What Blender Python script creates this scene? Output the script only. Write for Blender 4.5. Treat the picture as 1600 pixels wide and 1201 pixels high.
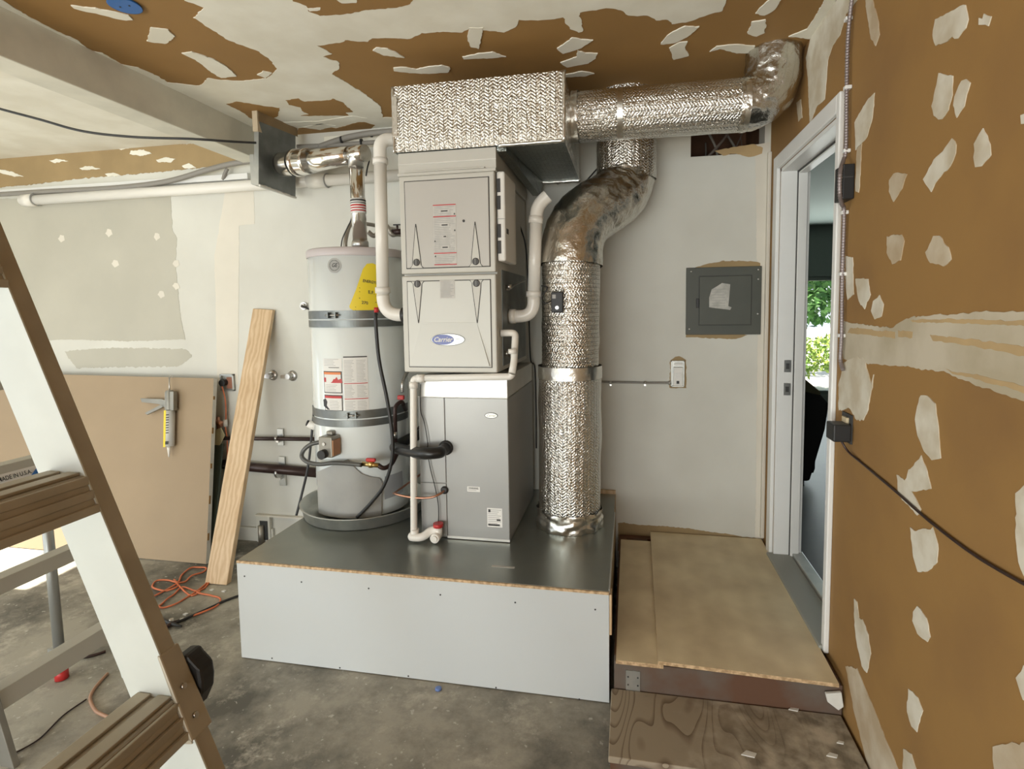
import bpy, math, random
from mathutils import Vector, Matrix, noise
from mathutils.geometry import tessellate_polygon
for o in list(bpy.data.objects): bpy.data.objects.remove(o)
SC = bpy.context.scene; COL = SC.collection; PI = math.pi
random.seed(7)

# ------------------------------------------------------------------ camera, sky, sun, daylight, exposure
YAW, PITCH, ROLL = 0.1913, 0.0738, -0.0131
FPX, CX0, CY0 = 844.4158, 819.189, 545.1107            # focal length and principal point, 1600x1201 frame
CAM = Vector((-0.7239, -3.0691, 1.4976))
fwd = Vector((-math.sin(YAW)*math.cos(PITCH), math.cos(YAW)*math.cos(PITCH), -math.sin(PITCH)))
rgt = Vector((math.cos(YAW), math.sin(YAW), 0)); upv = rgt.cross(fwd)
r2 = rgt*math.cos(ROLL) + upv*math.sin(ROLL); u2 = -rgt*math.sin(ROLL) + upv*math.cos(ROLL)
cd = bpy.data.cameras.new('camera'); cam = bpy.data.objects.new('camera', cd); COL.objects.link(cam)
cam.matrix_world = Matrix(((r2.x, u2.x, -fwd.x, CAM.x), (r2.y, u2.y, -fwd.y, CAM.y), (r2.z, u2.z, -fwd.z, CAM.z), (0, 0, 0, 1)))
cd.sensor_fit = 'HORIZONTAL'; cd.sensor_width = 36; cd.lens = FPX*36/1600
cd.shift_x = -(CX0-800)/1600; cd.shift_y = (CY0-600.5)/1600; cd.clip_start = 0.02
SC.camera = cam
W = bpy.data.worlds.new('sky'); SC.world = W; W.use_nodes = True
bgn = W.node_tree.nodes['Background']; bgn.inputs[0].default_value = (0.80, 0.90, 1.0, 1); bgn.inputs[1].default_value = 1.3
def lamp(name, kind, loc, rot, energy, color, **k):
    l = bpy.data.lights.new(name, kind); l.energy = energy; l.color = color
    for a, b in k.items(): setattr(l, a, b)
    o = bpy.data.objects.new(name, l); COL.objects.link(o); o.location = loc; o.rotation_euler = rot
    return o
s = lamp('sun', 'SUN', (0, 0, 5), (0, 0, 0), 20, (1.0, 0.93, 0.80), angle=0.012)
s.rotation_euler = Vector((0.66, 0.03, -0.75)).to_track_quat('-Z', 'Y').to_euler()
# daylight coming in through the open garage door behind the camera, an added opening on the left and the house window
lamp('daylight_garage_door', 'AREA', (-2.5, -6.45, 1.25), (math.radians(90), 0, 0), 76, (0.88, 0.965, 1.0), shape='RECTANGLE', size=4.3, size_y=1.9)
lamp('driveway_bounce_fill', 'AREA', (-2.5, -6.42, 0.55), (math.radians(140), 0, 0), 100, (1.0, 0.95, 0.82), shape='RECTANGLE', size=4.3, size_y=1.0)  # added warm lamp for ground bounce, tilted up to lift the ceiling
lamp('daylight_added_opening', 'AREA', (-5.62, -3.6, 1.05), (math.radians(90), 0, math.radians(-90)), 26, (0.96, 0.98, 1.0), shape='RECTANGLE', size=3.6, size_y=1.9)  # added lamp filling the unseen wide opening of the left wall
lamp('daylight_house_window', 'AREA', (2.0, 4.30, 1.2), (math.radians(-90), 0, 0), 22, (0.88, 0.97, 1.0), shape='RECTANGLE', size=2.2, size_y=1.4)
SC.view_settings.view_transform = 'Standard'; SC.view_settings.look = 'None'
SC.view_settings.gamma = 1; SC.view_settings.use_curve_mapping = False
SC.view_settings.exposure = 0.38

# ------------------------------------------------------------------ helpers
def at(u, v, ax, val):                                  # point of the photographed place on a plane at a known distance
    d = r2*((u-CX0)/FPX) - u2*((v-CY0)/FPX) + fwd
    i = 'XYZ'.index(ax); t = (val-CAM[i])/d[i]
    return CAM + d*t
def aX(u, v, x=0.0): return at(u, v, 'X', x)
def aY(u, v, y=0.0): return at(u, v, 'Y', y)
def aZ(u, v, z=0.0): return at(u, v, 'Z', z)

def nodemat(name):
    m = bpy.data.materials.new(name); m.use_nodes = True
    nt = m.node_tree; b = nt.nodes['Principled BSDF']
    return m, nt, b
def mat(name, c, rough=0.5, metal=0.0, var=0.0, vscale=6.0, bump=0.0, bscale=60.0, c2=None, coat=0, lo=0.4, hi=0.62, detail=5):
    m, nt, b = nodemat(name); N = nt.nodes; L = nt.links
    b.inputs['Base Color'].default_value = (*c, 1); b.inputs['Roughness'].default_value = rough; b.inputs['Metallic'].default_value = metal
    if coat: b.inputs['Coat Weight'].default_value = coat
    tc = N.new('ShaderNodeTexCoord')
    if var or c2:
        n = N.new('ShaderNodeTexNoise'); n.inputs['Scale'].default_value = vscale; n.inputs['Detail'].default_value = detail
        L.new(tc.outputs['Object'], n.inputs['Vector'])
        r = N.new('ShaderNodeValToRGB'); e = r.color_ramp.elements
        e[0].position = lo; e[1].position = hi
        cc = c2 if c2 else tuple(x*(1-var) for x in c)
        e[0].color = (*cc, 1); e[1].color = (*c, 1)
        L.new(n.outputs['Fac'], r.inputs['Fac']); L.new(r.outputs['Color'], b.inputs['Base Color'])
    if bump:
        n2 = N.new('ShaderNodeTexNoise'); n2.inputs['Scale'].default_value = bscale; n2.inputs['Detail'].default_value = 4
        L.new(tc.outputs['Object'], n2.inputs['Vector'])
        bp = N.new('ShaderNodeBump'); bp.inputs['Strength'].default_value = bump; bp.inputs['Distance'].default_value = 0.003
        L.new(n2.outputs['Fac'], bp.inputs['Height']); L.new(bp.outputs['Normal'], b.inputs['Normal'])
    return m

def wood(name, c1, c2, scale=(1, 1, 1), rings=7, dist=5, rough=0.65, blot=None):
    m, nt, b = nodemat(name); N = nt.nodes; L = nt.links
    tc = N.new('ShaderNodeTexCoord'); mp = N.new('ShaderNodeMapping'); mp.inputs['Scale'].default_value = scale
    L.new(tc.outputs['Object'], mp.inputs['Vector'])
    w = N.new('ShaderNodeTexWave'); w.inputs['Scale'].default_value = rings; w.inputs['Distortion'].default_value = dist
    w.inputs['Detail'].default_value = 3; w.inputs['Detail Scale'].default_value = 1.2
    L.new(mp.outputs['Vector'], w.inputs['Vector'])
    r = N.new('ShaderNodeValToRGB'); r.color_ramp.elements[0].color = (*c1, 1); r.color_ramp.elements[1].color = (*c2, 1)
    L.new(w.outputs['Fac'], r.inputs['Fac'])
    n = N.new('ShaderNodeTexNoise'); n.inputs['Scale'].default_value = 5; n.inputs['Detail'].default_value = 6
    L.new(tc.outputs['Object'], n.inputs['Vector'])
    mx = N.new('ShaderNodeMixRGB'); mx.blend_type = 'MULTIPLY'; mx.inputs[0].default_value = 1
    r2_ = N.new('ShaderNodeValToRGB'); r2_.color_ramp.elements[0].position = .3; r2_.color_ramp.elements[1].position = .7
    r2_.color_ramp.elements[0].color = (*(blot or (.82, .8, .76)), 1); r2_.color_ramp.elements[1].color = (1, 1, 1, 1)
    L.new(n.outputs['Fac'], r2_.inputs['Fac']); L.new(r.outputs['Color'], mx.inputs[1]); L.new(r2_.outputs['Color'], mx.inputs[2])
    L.new(mx.outputs['Color'], b.inputs['Base Color']); b.inputs['Roughness'].default_value = rough
    return m

def foil(name, mode='uv', rough=0.24, line=80.0, bstr=0.6, col=(.80, .78, .74), crumple=0.5, cscale=22.0):
    """aluminium insulation facing: fibre grid pressed through the foil plus crumples"""
    m, nt, b = nodemat(name); N = nt.nodes; L = nt.links
    b.inputs['Metallic'].default_value = 1.0; b.inputs['Roughness'].default_value = rough
    b.inputs['Base Color'].default_value = (*col, 1)
    tc = N.new('ShaderNodeTexCoord'); src = tc.outputs['UV'] if mode[:2] == 'uv' else tc.outputs['Object']
    sep = N.new('ShaderNodeSeparateXYZ'); L.new(src, sep.inputs[0])
    U = sep.outputs[0]; V = sep.outputs[1] if mode[:2] == 'uv' else sep.outputs[2]
    if mode == 'uvx': U, V = V, U
    if mode == 'objy':
        U = sep.outputs[0]; V = sep.outputs[1]
    def mth(op, a, bb=None, c=None):
        n = N.new('ShaderNodeMath'); n.operation = op
        for i, x in enumerate((a, bb, c)):
            if x is None: continue
            if isinstance(x, (int, float)): n.inputs[i].default_value = x
            else: L.new(x, n.inputs[i])
        return n.outputs[0]
    # strand lines along V, one every 1/line metres, and a herringbone of diagonal dimples between them
    a = mth('MULTIPLY', U, line)
    fr = mth('FRACT', a)
    ln = mth('LESS_THAN', fr, 0.13)
    pp = mth('PINGPONG', a, 1.0)
    dg = mth('SINE', mth('MULTIPLY', mth('ADD', mth('MULTIPLY', V, line*1.45), mth('MULTIPLY', pp, 1.1)), 2*PI))
    h1 = mth('ADD', mth('MULTIPLY', dg, 0.42), mth('MULTIPLY', ln, -1.1))
    dk = N.new('ShaderNodeMixRGB'); dk.inputs[1].default_value = (*col, 1); dk.inputs[2].default_value = (*[c*.45 for c in col], 1); L.new(mth('MULTIPLY', ln, min(1, bstr)), dk.inputs[0]); L.new(dk.outputs[0], b.inputs['Base Color'])
    n1 = N.new('ShaderNodeTexNoise'); n1.inputs['Scale'].default_value = 110; n1.inputs['Detail'].default_value = 2
    L.new(tc.outputs['Object'], n1.inputs['Vector'])
    h2 = mth('ADD', h1, mth('MULTIPLY', n1.outputs['Fac'], 3.4))
    bp = N.new('ShaderNodeBump'); bp.inputs['Strength'].default_value = bstr; bp.inputs['Distance'].default_value = 0.0022
    L.new(h2, bp.inputs['Height'])
    vo = N.new('ShaderNodeTexVoronoi'); vo.inputs['Scale'].default_value = cscale
    nz = N.new('ShaderNodeTexNoise'); nz.inputs['Scale'].default_value = 9; nz.inputs['Detail'].default_value = 4
    L.new(tc.outputs['Object'], nz.inputs['Vector'])
    mxv = N.new('ShaderNodeMixRGB'); mxv.inputs[0].default_value = 0.35; L.new(tc.outputs['Object'], mxv.inputs[1]); L.new(nz.outputs['Color'], mxv.inputs[2])
    L.new(mxv.outputs[0], vo.inputs['Vector'])
    bp2 = N.new('ShaderNodeBump'); bp2.inputs['Strength'].default_value = crumple; bp2.inputs['Distance'].default_value = 0.012
    L.new(vo.outputs['Distance'], bp2.inputs['Height']); L.new(bp.outputs['Normal'], bp2.inputs['Normal'])
    L.new(bp2.outputs['Normal'], b.inputs['Normal'])
    return m

M = {}
M['paper'] = mat('brown_drywall_paper', (.31, .172, .052), .75, var=.08, vscale=2.2, bump=.06, bscale=40)
M['mud'] = mat('joint_compound', (.82, .80, .71), .8, c2=(.74, .71, .61), vscale=4, bump=.25, bscale=25)
M['mudthin'] = mat('thin_joint_compound', (.60, .53, .41), .8, c2=(.45, .35, .23), vscale=7, bump=.2, bscale=30, lo=.36, hi=.6)
M['tape'] = mat('tan_joint_tape', (.52, .37, .19), .75, var=.15)
M['platwhite'] = mat('platform_drywall', (.55, .575, .58), .75, c2=(.53, .545, .535), vscale=1.2, bump=.05, bscale=12)
M['wallwhite'] = mat('primed_white_wall', (.66, .655, .60), .75, c2=(.60, .59, .535), vscale=1.6, bump=.08, bscale=12)
M['wallgrey'] = mat('unpainted_grey_drywall', (.48, .46, .39), .75, var=.08, vscale=2)
M['wallcream'] = mat('cream_mud_band', (.71, .67, .585), .75, var=.06, vscale=3)
M['beam'] = mat('painted_beam', (.72, .70, .60), .7, var=.13, vscale=5, bump=.15, bscale=14)
M['trim'] = mat('white_trim_paint', (.78, .78, .76), .4, var=.03)
M['galv'] = mat('galvanised_steel', (.50, .50, .47), .38, .75, c2=(.42, .43, .41), vscale=14, bump=.04)
M['galvdark'] = mat('dark_galvanised_steel', (.23, .245, .24), .42, .7, var=.3, vscale=9)
M['galvbright'] = mat('bright_galvanised_steel', (.74, .73, .69), .36, .6, var=.08, vscale=10)
M['chrome'] = mat('polished_vent_pipe', (.82, .80, .77), .13, 1.0, bump=.12, bscale=18)
M['steel'] = mat('steel', (.55, .54, .52), .3, 1.0)
M['furn'] = mat('grey_metallic_paint', (.47, .45, .415), .45, .12)
M['furnlow'] = mat('light_grey_metallic_paint', (.55, .545, .50), .42, .10)
M['furnedge'] = mat('pale_grey_frame', (.52, .505, .455), .45, .1)
M['groove'] = mat('dark_groove', (.05, .048, .045), .6)
M['cabinet'] = mat('silver_grey_cabinet', (.36, .36, .35), .36, .35, var=.05, vscale=3)
M['white'] = mat('white_plastic', (.75, .74, .70), .4)
M['pvc'] = mat('white_pvc', (.78, .755, .70), .28)
M['tank'] = mat('white_enamel_tank', (.78, .83, .83), .12, coat=.6, bump=.02, bscale=5)
M['tankring'] = mat('mauve_grey_cap', (.52, .47, .47), .4)
M['blanket'] = mat('grey_vinyl_cover', (.34, .34, .325), .45, var=.1, vscale=7, bump=.2, bscale=9)
M['black'] = mat('black_rubber', (.018, .018, .018), .45)
M['blackgloss'] = mat('black_plastic', (.012, .012, .013), .5)
M['foam'] = mat('black_foam_insulation', (.012, .012, .012), .35, bump=.2, bscale=30)
M['iron'] = mat('black_iron_pipe', (.045, .025, .022), .35, .3)
M['copper'] = mat('copper', (.62, .33, .23), .3, 1.0)
M['yellow'] = mat('yellow_card', (.80, .62, .03), .5)
M['ink'] = mat('printing_ink', (.04, .04, .04), .6)
M['inkgrey'] = mat('grey_printing_ink', (.36, .36, .35), .6)
M['red'] = mat('red_plastic', (.50, .03, .03), .4)
M['orangeink'] = mat('orange_ink', (.78, .25, .08), .5)
M['paperwhite'] = mat('white_paper', (.78, .77, .74), .6)
M['paperold'] = mat('greyed_label_paper', (.56, .545, .51), .6, var=.1, vscale=40)
M['blue'] = mat('blue_plastic', (.02, .13, .42), .4)
M['logoblue'] = mat('logo_blue', (.035, .045, .27), .25, coat=.4)
M['silverink'] = mat('silver_enamel', (.72, .72, .66), .3, .4)
M['ply'] = wood('pale_plywood', (.80, .69, .46), (.83, .72, .49), (1.2, .35, 1), 3, 2, .6, (.74, .70, .66))
M['plyedge'] = mat('plywood_edge', (.66, .47, .28), .7, c2=(.38, .25, .13), vscale=60)
M['plank'] = wood('pine_plank', (.72, .55, .36), (.60, .42, .25), (7, 7, 1.3), 1.6, 9, .6, (.86, .82, .76))
M['oldwood'] = wood('old_redwood_framing', (.20, .095, .05), (.15, .07, .035), (1, 6, 6), 2.0, 3, .75, (.55, .55, .55))
M['fascia'] = mat('dusty_redwood_board', (.115, .055, .03), .8, c2=(.13, .105, .085), vscale=5, lo=.38, hi=.62, bump=.2, bscale=20)
M['osb'] = mat('clean_sheathing', (.30, .21, .11), .7, var=.2, vscale=10)
M['dwall'] = mat('tan_drywall_face', (.36, .27, .175), .75, var=.05, vscale=3)
M['gyp'] = mat('gypsum_edge', (.72, .71, .66), .8, var=.1, vscale=20)
M['alu'] = mat('shaded_aluminium', (.42, .375, .295), .5, .45, var=.12, vscale=10, bump=.04, bscale=90)  # ladder flanges and steps: shade and brown wall reflection put into the colour
M['aluweb'] = mat('lit_aluminium_rail', (.60, .63, .60), .55, .05, var=.06, vscale=8)  # same rail metal, light falling on the web put into the colour
M['aludull'] = mat('dull_aluminium', (.31, .30, .265), .5, .6, var=.15, vscale=9)
M['orange'] = mat('orange_cord', (.62, .17, .07), .5)
M['tan'] = mat('tan_cord', (.42, .24, .15), .5)
M['brass'] = mat('brass', (.62, .45, .18), .3, 1.0)
M['braid'] = mat('braided_steel_hose', (.45, .42, .37), .4, .8, bump=.6, bscale=300)
M['panelgrey'] = mat('grey_breaker_panel', (.075, .08, .066), .5, .05, var=.08, vscale=8)
M['cable'] = mat('grey_cable', (.25, .235, .21), .5)
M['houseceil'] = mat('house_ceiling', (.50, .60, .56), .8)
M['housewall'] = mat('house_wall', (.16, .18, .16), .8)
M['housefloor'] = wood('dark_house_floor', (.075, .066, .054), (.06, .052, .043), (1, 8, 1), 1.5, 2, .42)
M['darkfab'] = mat('black_upholstery', (.012, .011, .010), .75, bump=.2)
M['armor'] = mat('armored_sheath', (.30, .26, .26), .45, .6)
M['leaf'] = mat('leaves', (.12, .30, .07), .6, c2=(.03, .10, .02), vscale=3)
M['leaf2'] = mat('sunlit_leaves', (.36, .46, .08), .6, c2=(.14, .25, .05), vscale=3)  # lighter leaf copy, sunlight put into the colour
M['road'] = mat('pale_pavement', (.55, .54, .52), .8)
M['lawn'] = mat('lawn_ground', (.16, .26, .06), .8, var=.3)
M['olive'] = mat('olive_blanket', (.13, .12, .06), .8)
M['foamwire'] = mat('wire_insulation', (.16, .13, .11), .5)
M['foilbox'] = foil('quilted_foil', 'obj', .30, 50, 1.0, (.80, .765, .70), .05, 30)
M['foilunder'] = foil('shaded_foil', 'objy', .36, 50, .35, (.27, .29, .27), .2, 14)  # same foil made darker, underside shade put into the colour
M['foiluv'] = foil('round_duct_foil', 'uv', .24, 50, .9, (.84, .825, .78), .08, 18)
M['foilring'] = foil('flex_duct_foil', 'uvx', .25, 52, .8, (.82, .79, .73), .22, 22)
M['foilcrumple'] = foil('crumpled_foil', 'uv', .27, 25, .22, (.62, .60, .55), .22, 7)
M['foiltape'] = mat('foil_tape', (.74, .73, .69), .30, 1.0, bump=.9, bscale=40)

# concrete floor
def concrete():
    m, nt, b = nodemat('garage_concrete'); N = nt.nodes; L = nt.links
    tc = N.new('ShaderNodeTexCoord')
    def nz(sc, det, rough=.6):
        n = N.new('ShaderNodeTexNoise'); n.inputs['Scale'].default_value = sc; n.inputs['Detail'].default_value = det; n.inputs['Roughness'].default_value = rough
        L.new(tc.outputs['Object'], n.inputs['Vector']); return n
    def ramp(n, p0, p1, c0, c1):
        r = N.new('ShaderNodeValToRGB'); e = r.color_ramp.elements; e[0].position = p0; e[1].position = p1; e[0].color = (*c0, 1); e[1].color = (*c1, 1)
        L.new(n.outputs[0], r.inputs[0]); return r
    a = ramp(nz(1.9, 8, .68), .38, .58, (.10, .095, .078), (.36, .335, .275))
    c = ramp(nz(5.5, 9, .75), .53, .66, (0, 0, 0), (1, 1, 1))
    d = ramp(nz(38, 3, .5), .67, .71, (0, 0, 0), (1, 1, 1))
    m1 = N.new('ShaderNodeMixRGB'); L.new(a.outputs[0], m1.inputs[1]); m1.inputs[2].default_value = (.52, .48, .40, 1)
    mm = N.new('ShaderNodeMath'); mm.operation = 'MULTIPLY'; mm.inputs[1].default_value = .75; L.new(c.outputs[0], mm.inputs[0]); L.new(mm.outputs[0], m1.inputs[0])
    m2 = N.new('ShaderNodeMixRGB'); L.new(m1.outputs[0], m2.inputs[1]); m2.inputs[2].default_value = (.62, .60, .54, 1)
    mm2 = N.new('ShaderNodeMath'); mm2.operation = 'MULTIPLY'; mm2.inputs[1].default_value = .55; L.new(d.outputs[0], mm2.inputs[0]); L.new(mm2.outputs[0], m2.inputs[0])
    L.new(m2.outputs[0], b.inputs['Base Color']); b.inputs['Roughness'].default_value = .62
    bp = N.new('ShaderNodeBump'); bp.inputs['Strength'].default_value = .25; bp.inputs['Distance'].default_value = .004
    L.new(nz(18, 6).outputs[0], bp.inputs['Height']); L.new(bp.outputs[0], b.inputs['Normal'])
    return m
M['concrete'] = concrete()

# old dusty plywood tread with cathedral grain
def oldply():
    m, nt, b = nodemat('dusty_old_plywood'); N = nt.nodes; L = nt.links
    tc = N.new('ShaderNodeTexCoord')
    n = N.new('ShaderNodeTexNoise'); n.inputs['Scale'].default_value = 4.2; n.inputs['Detail'].default_value = 1.0
    mp = N.new('ShaderNodeMapping'); mp.inputs['Scale'].default_value = (1.25, .36, 1)
    L.new(tc.outputs['Object'], mp.inputs[0]); L.new(mp.outputs[0], n.inputs['Vector'])
    mu = N.new('ShaderNodeMath'); mu.operation = 'MULTIPLY'; mu.inputs[1].default_value = 22; L.new(n.outputs[0], mu.inputs[0])
    fr = N.new('ShaderNodeMath'); fr.operation = 'FRACT'; L.new(mu.outputs[0], fr.inputs[0])
    r = N.new('ShaderNodeValToRGB'); e = r.color_ramp.elements
    e[0].position = 0; e[0].color = (.15, .105, .068, 1); e[1].position = .30; e[1].color = (.33, .275, .20, 1)
    L.new(fr.outputs[0], r.inputs[0])
    n2 = N.new('ShaderNodeTexNoise'); n2.inputs['Scale'].default_value = 3.0; n2.inputs['Detail'].default_value = 8; n2.inputs['Roughness'].default_value = .7
    L.new(tc.outputs['Object'], n2.inputs['Vector'])
    sx = N.new('ShaderNodeSeparateXYZ'); L.new(tc.outputs['Object'], sx.inputs[0])
    ad = N.new('ShaderNodeMath'); ad.operation = 'MULTIPLY_ADD'; ad.inputs[1].default_value = .55; L.new(sx.outputs[0], ad.inputs[0]); L.new(n2.outputs[0], ad.inputs[2])
    r3 = N.new('ShaderNodeValToRGB'); e = r3.color_ramp.elements; e[0].position = .36; e[1].position = .62; e[0].color = (0, 0, 0, 1); e[1].color = (.85, .85, .85, 1)
    L.new(ad.outputs[0], r3.inputs[0])
    mx = N.new('ShaderNodeMixRGB'); L.new(r3.outputs[0], mx.inputs[0]); L.new(r.outputs[0], mx.inputs[1])
    n4 = N.new('ShaderNodeTexNoise'); n4.inputs['Scale'].default_value = 16; n4.inputs['Detail'].default_value = 8; L.new(tc.outputs['Object'], n4.inputs['Vector'])
    r4 = N.new('ShaderNodeValToRGB'); e = r4.color_ramp.elements; e[0].position = .38; e[1].position = .66; e[0].color = (.19, .165, .125, 1); e[1].color = (.56, .50, .40, 1)
    L.new(n4.outputs[0], r4.inputs[0]); L.new(r4.outputs[0], mx.inputs[2])
    L.new(mx.outputs[0], b.inputs['Base Color']); b.inputs['Roughness'].default_value = .8
    return m
M['oldply'] = oldply()

ORG = {}
def tag(o, label=None, cat=None, group=None, kind=None):
    if label: o['label'] = label
    if cat: o['category'] = cat
    if group: o['group'] = group
    if kind: o['kind'] = kind
    return o
def thing(name, loc, label, cat, group=None):
    o = bpy.data.objects.new(name, None); COL.objects.link(o); o.location = loc; o.empty_display_size = .05
    ORG[o] = Vector(loc); return tag(o, label, cat, group)

class MB:
    def __init__(s): s.v = []; s.f = []; s.mi = []; s.sm = []; s.uv = {}
    def face(s, idx, mi=0, sm=False, uv=None):
        s.f.append(tuple(idx)); s.mi.append(mi); s.sm.append(sm)
        if uv: s.uv[len(s.f)-1] = uv
    def box(s, a, b, mi=0, R=None, c=None):
        x0, y0, z0 = (min(a[i], b[i]) for i in range(3)); x1, y1, z1 = (max(a[i], b[i]) for i in range(3))
        n = len(s.v)
        vs = [Vector(p) for p in ((x0,y0,z0),(x1,y0,z0),(x1,y1,z0),(x0,y1,z0),(x0,y0,z1),(x1,y0,z1),(x1,y1,z1),(x0,y1,z1))]
        if R is not None:
            c = Vector(c) if c is not None else sum(vs, Vector())/8
            vs = [c + R @ (p-c) for p in vs]
        s.v += vs
        for q in ((0,3,2,1),(4,5,6,7),(0,1,5,4),(1,2,6,5),(2,3,7,6),(3,0,4,7)): s.face([n+i for i in q], mi)
        return s
    def hexa(s, p8, mi=0):
        n = len(s.v); s.v += [Vector(p) for p in p8]
        for q in ((0,3,2,1),(4,5,6,7),(0,1,5,4),(1,2,6,5),(2,3,7,6),(3,0,4,7)): s.face([n+i for i in q], mi)
        return s
    def prism(s, pts, d, mi=0, mside=None):
        """closed solid from a 3-D outline swept by vector d"""
        pts = [Vector(p) for p in pts]; d = Vector(d); n = len(s.v); k = len(pts)
        nrm = Vector()
        for i in range(k):
            a, b = pts[i], pts[(i+1) % k]; nrm += a.cross(b)
        flip = nrm.dot(d) < 0
        s.v += pts + [p+d for p in pts]
        for t in tessellate_polygon([pts]):
            t = list(t)
            a, b, c = (pts[i] for i in t)
            up_ = (b-a).cross(c-a).dot(d) > 0
            top = t if up_ else t[::-1]
            s.face([n+k+i for i in top], mi); s.face([n+i for i in top[::-1]], mi)
        ms = mi if mside is None else mside
        for i in range(k):
            j = (i+1) % k; q = [n+i, n+j, n+k+j, n+k+i]
            s.face(q if not flip else q[::-1], ms)
        return s
    def frames(s, path):
        P = [Vector(p) for p in path]; T = []
        for i in range(len(P)):
            a = P[max(i-1, 0)]; b = P[min(i+1, len(P)-1)]; T.append((b-a).normalized())
        ref = Vector((0, 0, 1)) if abs(T[0].z) < .9 else Vector((0, 1, 0))
        nn = (ref - T[0]*ref.dot(T[0])).normalized(); out = []
        for i, t in enumerate(T):
            nn = (nn - t*nn.dot(t)).normalized(); out.append((P[i], t, nn, t.cross(nn)))
        return out
    def tube(s, path, r, seg=20, mi=0, cap=True, rf=None, closed=False, inner=None):
        fr = s.frames(path); n = len(s.v); L = 0; Ls = []
        for i, (p, t, a, b) in enumerate(fr):
            if i: L += (p-fr[i-1][0]).length
            Ls.append(L); rr = r[i] if isinstance(r, (list, tuple)) else r
            for k in range(seg):
                an = 2*PI*k/seg; q = rr
                if rf: q = rr + rf(L, an, i)
                s.v.append(p + a*(q*math.cos(an)) + b*(q*math.sin(an)))
        rr0 = r[0] if isinstance(r, (list, tuple)) else r
        for i in range(len(fr)-1):
            for k in range(seg):
                k2 = (k+1) % seg
                u0, u1 = 2*PI*rr0*k/seg, 2*PI*rr0*(k+1)/seg
                s.face([n+i*seg+k, n+i*seg+k2, n+(i+1)*seg+k2, n+(i+1)*seg+k], mi, True, ((u0, Ls[i]), (u1, Ls[i]), (u1, Ls[i+1]), (u0, Ls[i+1])))
        if cap:
            s.face([n+k for k in range(seg)][::-1], mi); m = n+(len(fr)-1)*seg; s.face([m+k for k in range(seg)], mi)
        return s
    def cyl(s, a, b, r, seg=24, mi=0, r1=None): return s.tube([a, b], [r, r if r1 is None else r1], seg, mi)
    def lathe(s, c, prof, seg=48, mi=0, axis='Z'):
        """revolve profile [(r,h),...] round a vertical (or Y) axis through c"""
        c = Vector(c); n = len(s.v)
        for r, h in prof:
            for k in range(seg):
                an = 2*PI*k/seg
                if axis == 'Z': s.v.append(c + Vector((r*math.cos(an), r*math.sin(an), h)))
                elif axis == 'Y': s.v.append(c + Vector((r*math.cos(an), -h, r*math.sin(an))))
                else: s.v.append(c + Vector((-h, -r*math.cos(an), r*math.sin(an))))
        for i in range(len(prof)-1):
            for k in range(seg):
                k2 = (k+1) % seg
                s.face([n+i*seg+k, n+i*seg+k2, n+(i+1)*seg+k2, n+(i+1)*seg+k], mi, True)
        if prof[0][0] > 1e-5: s.face([n+k for k in range(seg)][::-1], mi)
        if prof[-1][0] > 1e-5: m = n+(len(prof)-1)*seg; s.face([m+k for k in range(seg)], mi)
        return s
    def build(s, name, mats, parent=None, bev=0, auto=True, kind=None):
        if parent is None:
            xs = [p.x for p in s.v]; ys = [p.y for p in s.v]; zs = [p.z for p in s.v]
            org = Vector(((min(xs)+max(xs))/2, (min(ys)+max(ys))/2, min(zs)))
        else: org = ORG[parent]
        me = bpy.data.meshes.new(name)
        me.from_pydata([tuple(p-org) for p in s.v], [], s.f)
        mats = mats if isinstance(mats, (list, tuple)) else [mats]
        for m_ in mats: me.materials.append(M[m_] if isinstance(m_, str) else m_)
        for p, a, b in zip(me.polygons, s.mi, s.sm): p.material_index = a; p.use_smooth = b
        if s.uv:
            ul = me.uv_layers.new(name='UVMap')
            for i, c in s.uv.items():
                p = me.polygons[i]
                for li, q in zip(p.loop_indices, c): ul.data[li].uv = q
        me.update()
        o = bpy.data.objects.new(name, me); COL.objects.link(o)
        if parent is None: o.location = org
        else: o.parent = parent
        ORG[o] = org
        if bev:
            md = o.modifiers.new('bevel', 'BEVEL'); md.width = bev; md.segments = 2; md.limit_method = 'ANGLE'; md.angle_limit = math.radians(40)
        if kind: o['kind'] = kind
        return o

def smooth_path(pts, n=8):
    P = [Vector(p) for p in pts]; out = []
    for i in range(len(P)-1):
        p0, p1, p2, p3 = P[max(i-1, 0)], P[i], P[i+1], P[min(i+2, len(P)-1)]
        for k in range(n):
            t = k/n
            out.append(.5*((2*p1)+(-p0+p2)*t+(2*p0-5*p1+4*p2-p3)*t*t+(-p0+3*p1-3*p2+p3)*t**3))
    out.append(P[-1]); return out
def bend_path(pts, rad, n=8):
    """straight runs joined by round elbows"""
    P = [Vector(p) for p in pts]; out = [P[0]]
    for i in range(1, len(P)-1):
        a = (P[i-1]-P[i]); b = (P[i+1]-P[i]); r = min(rad if not isinstance(rad, (list, tuple)) else rad[i-1], a.length*.49 if i > 1 else a.length*.95, b.length*.49 if i < len(P)-2 else b.length*.95)
        p0 = P[i]+a.normalized()*r; p2 = P[i]+b.normalized()*r
        for k in range(n+1):
            t = k/n; out.append(p0*(1-t)**2 + P[i]*2*t*(1-t) + p2*t*t)
    out.append(P[-1]); return out
def densify(path, step):
    out = []
    for a, b in zip(path[:-1], path[1:]):
        k = max(1, int((b-a).length/step))
        for i in range(k): out.append(a.lerp(b, i/k))
    out.append(path[-1]); return out

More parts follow.
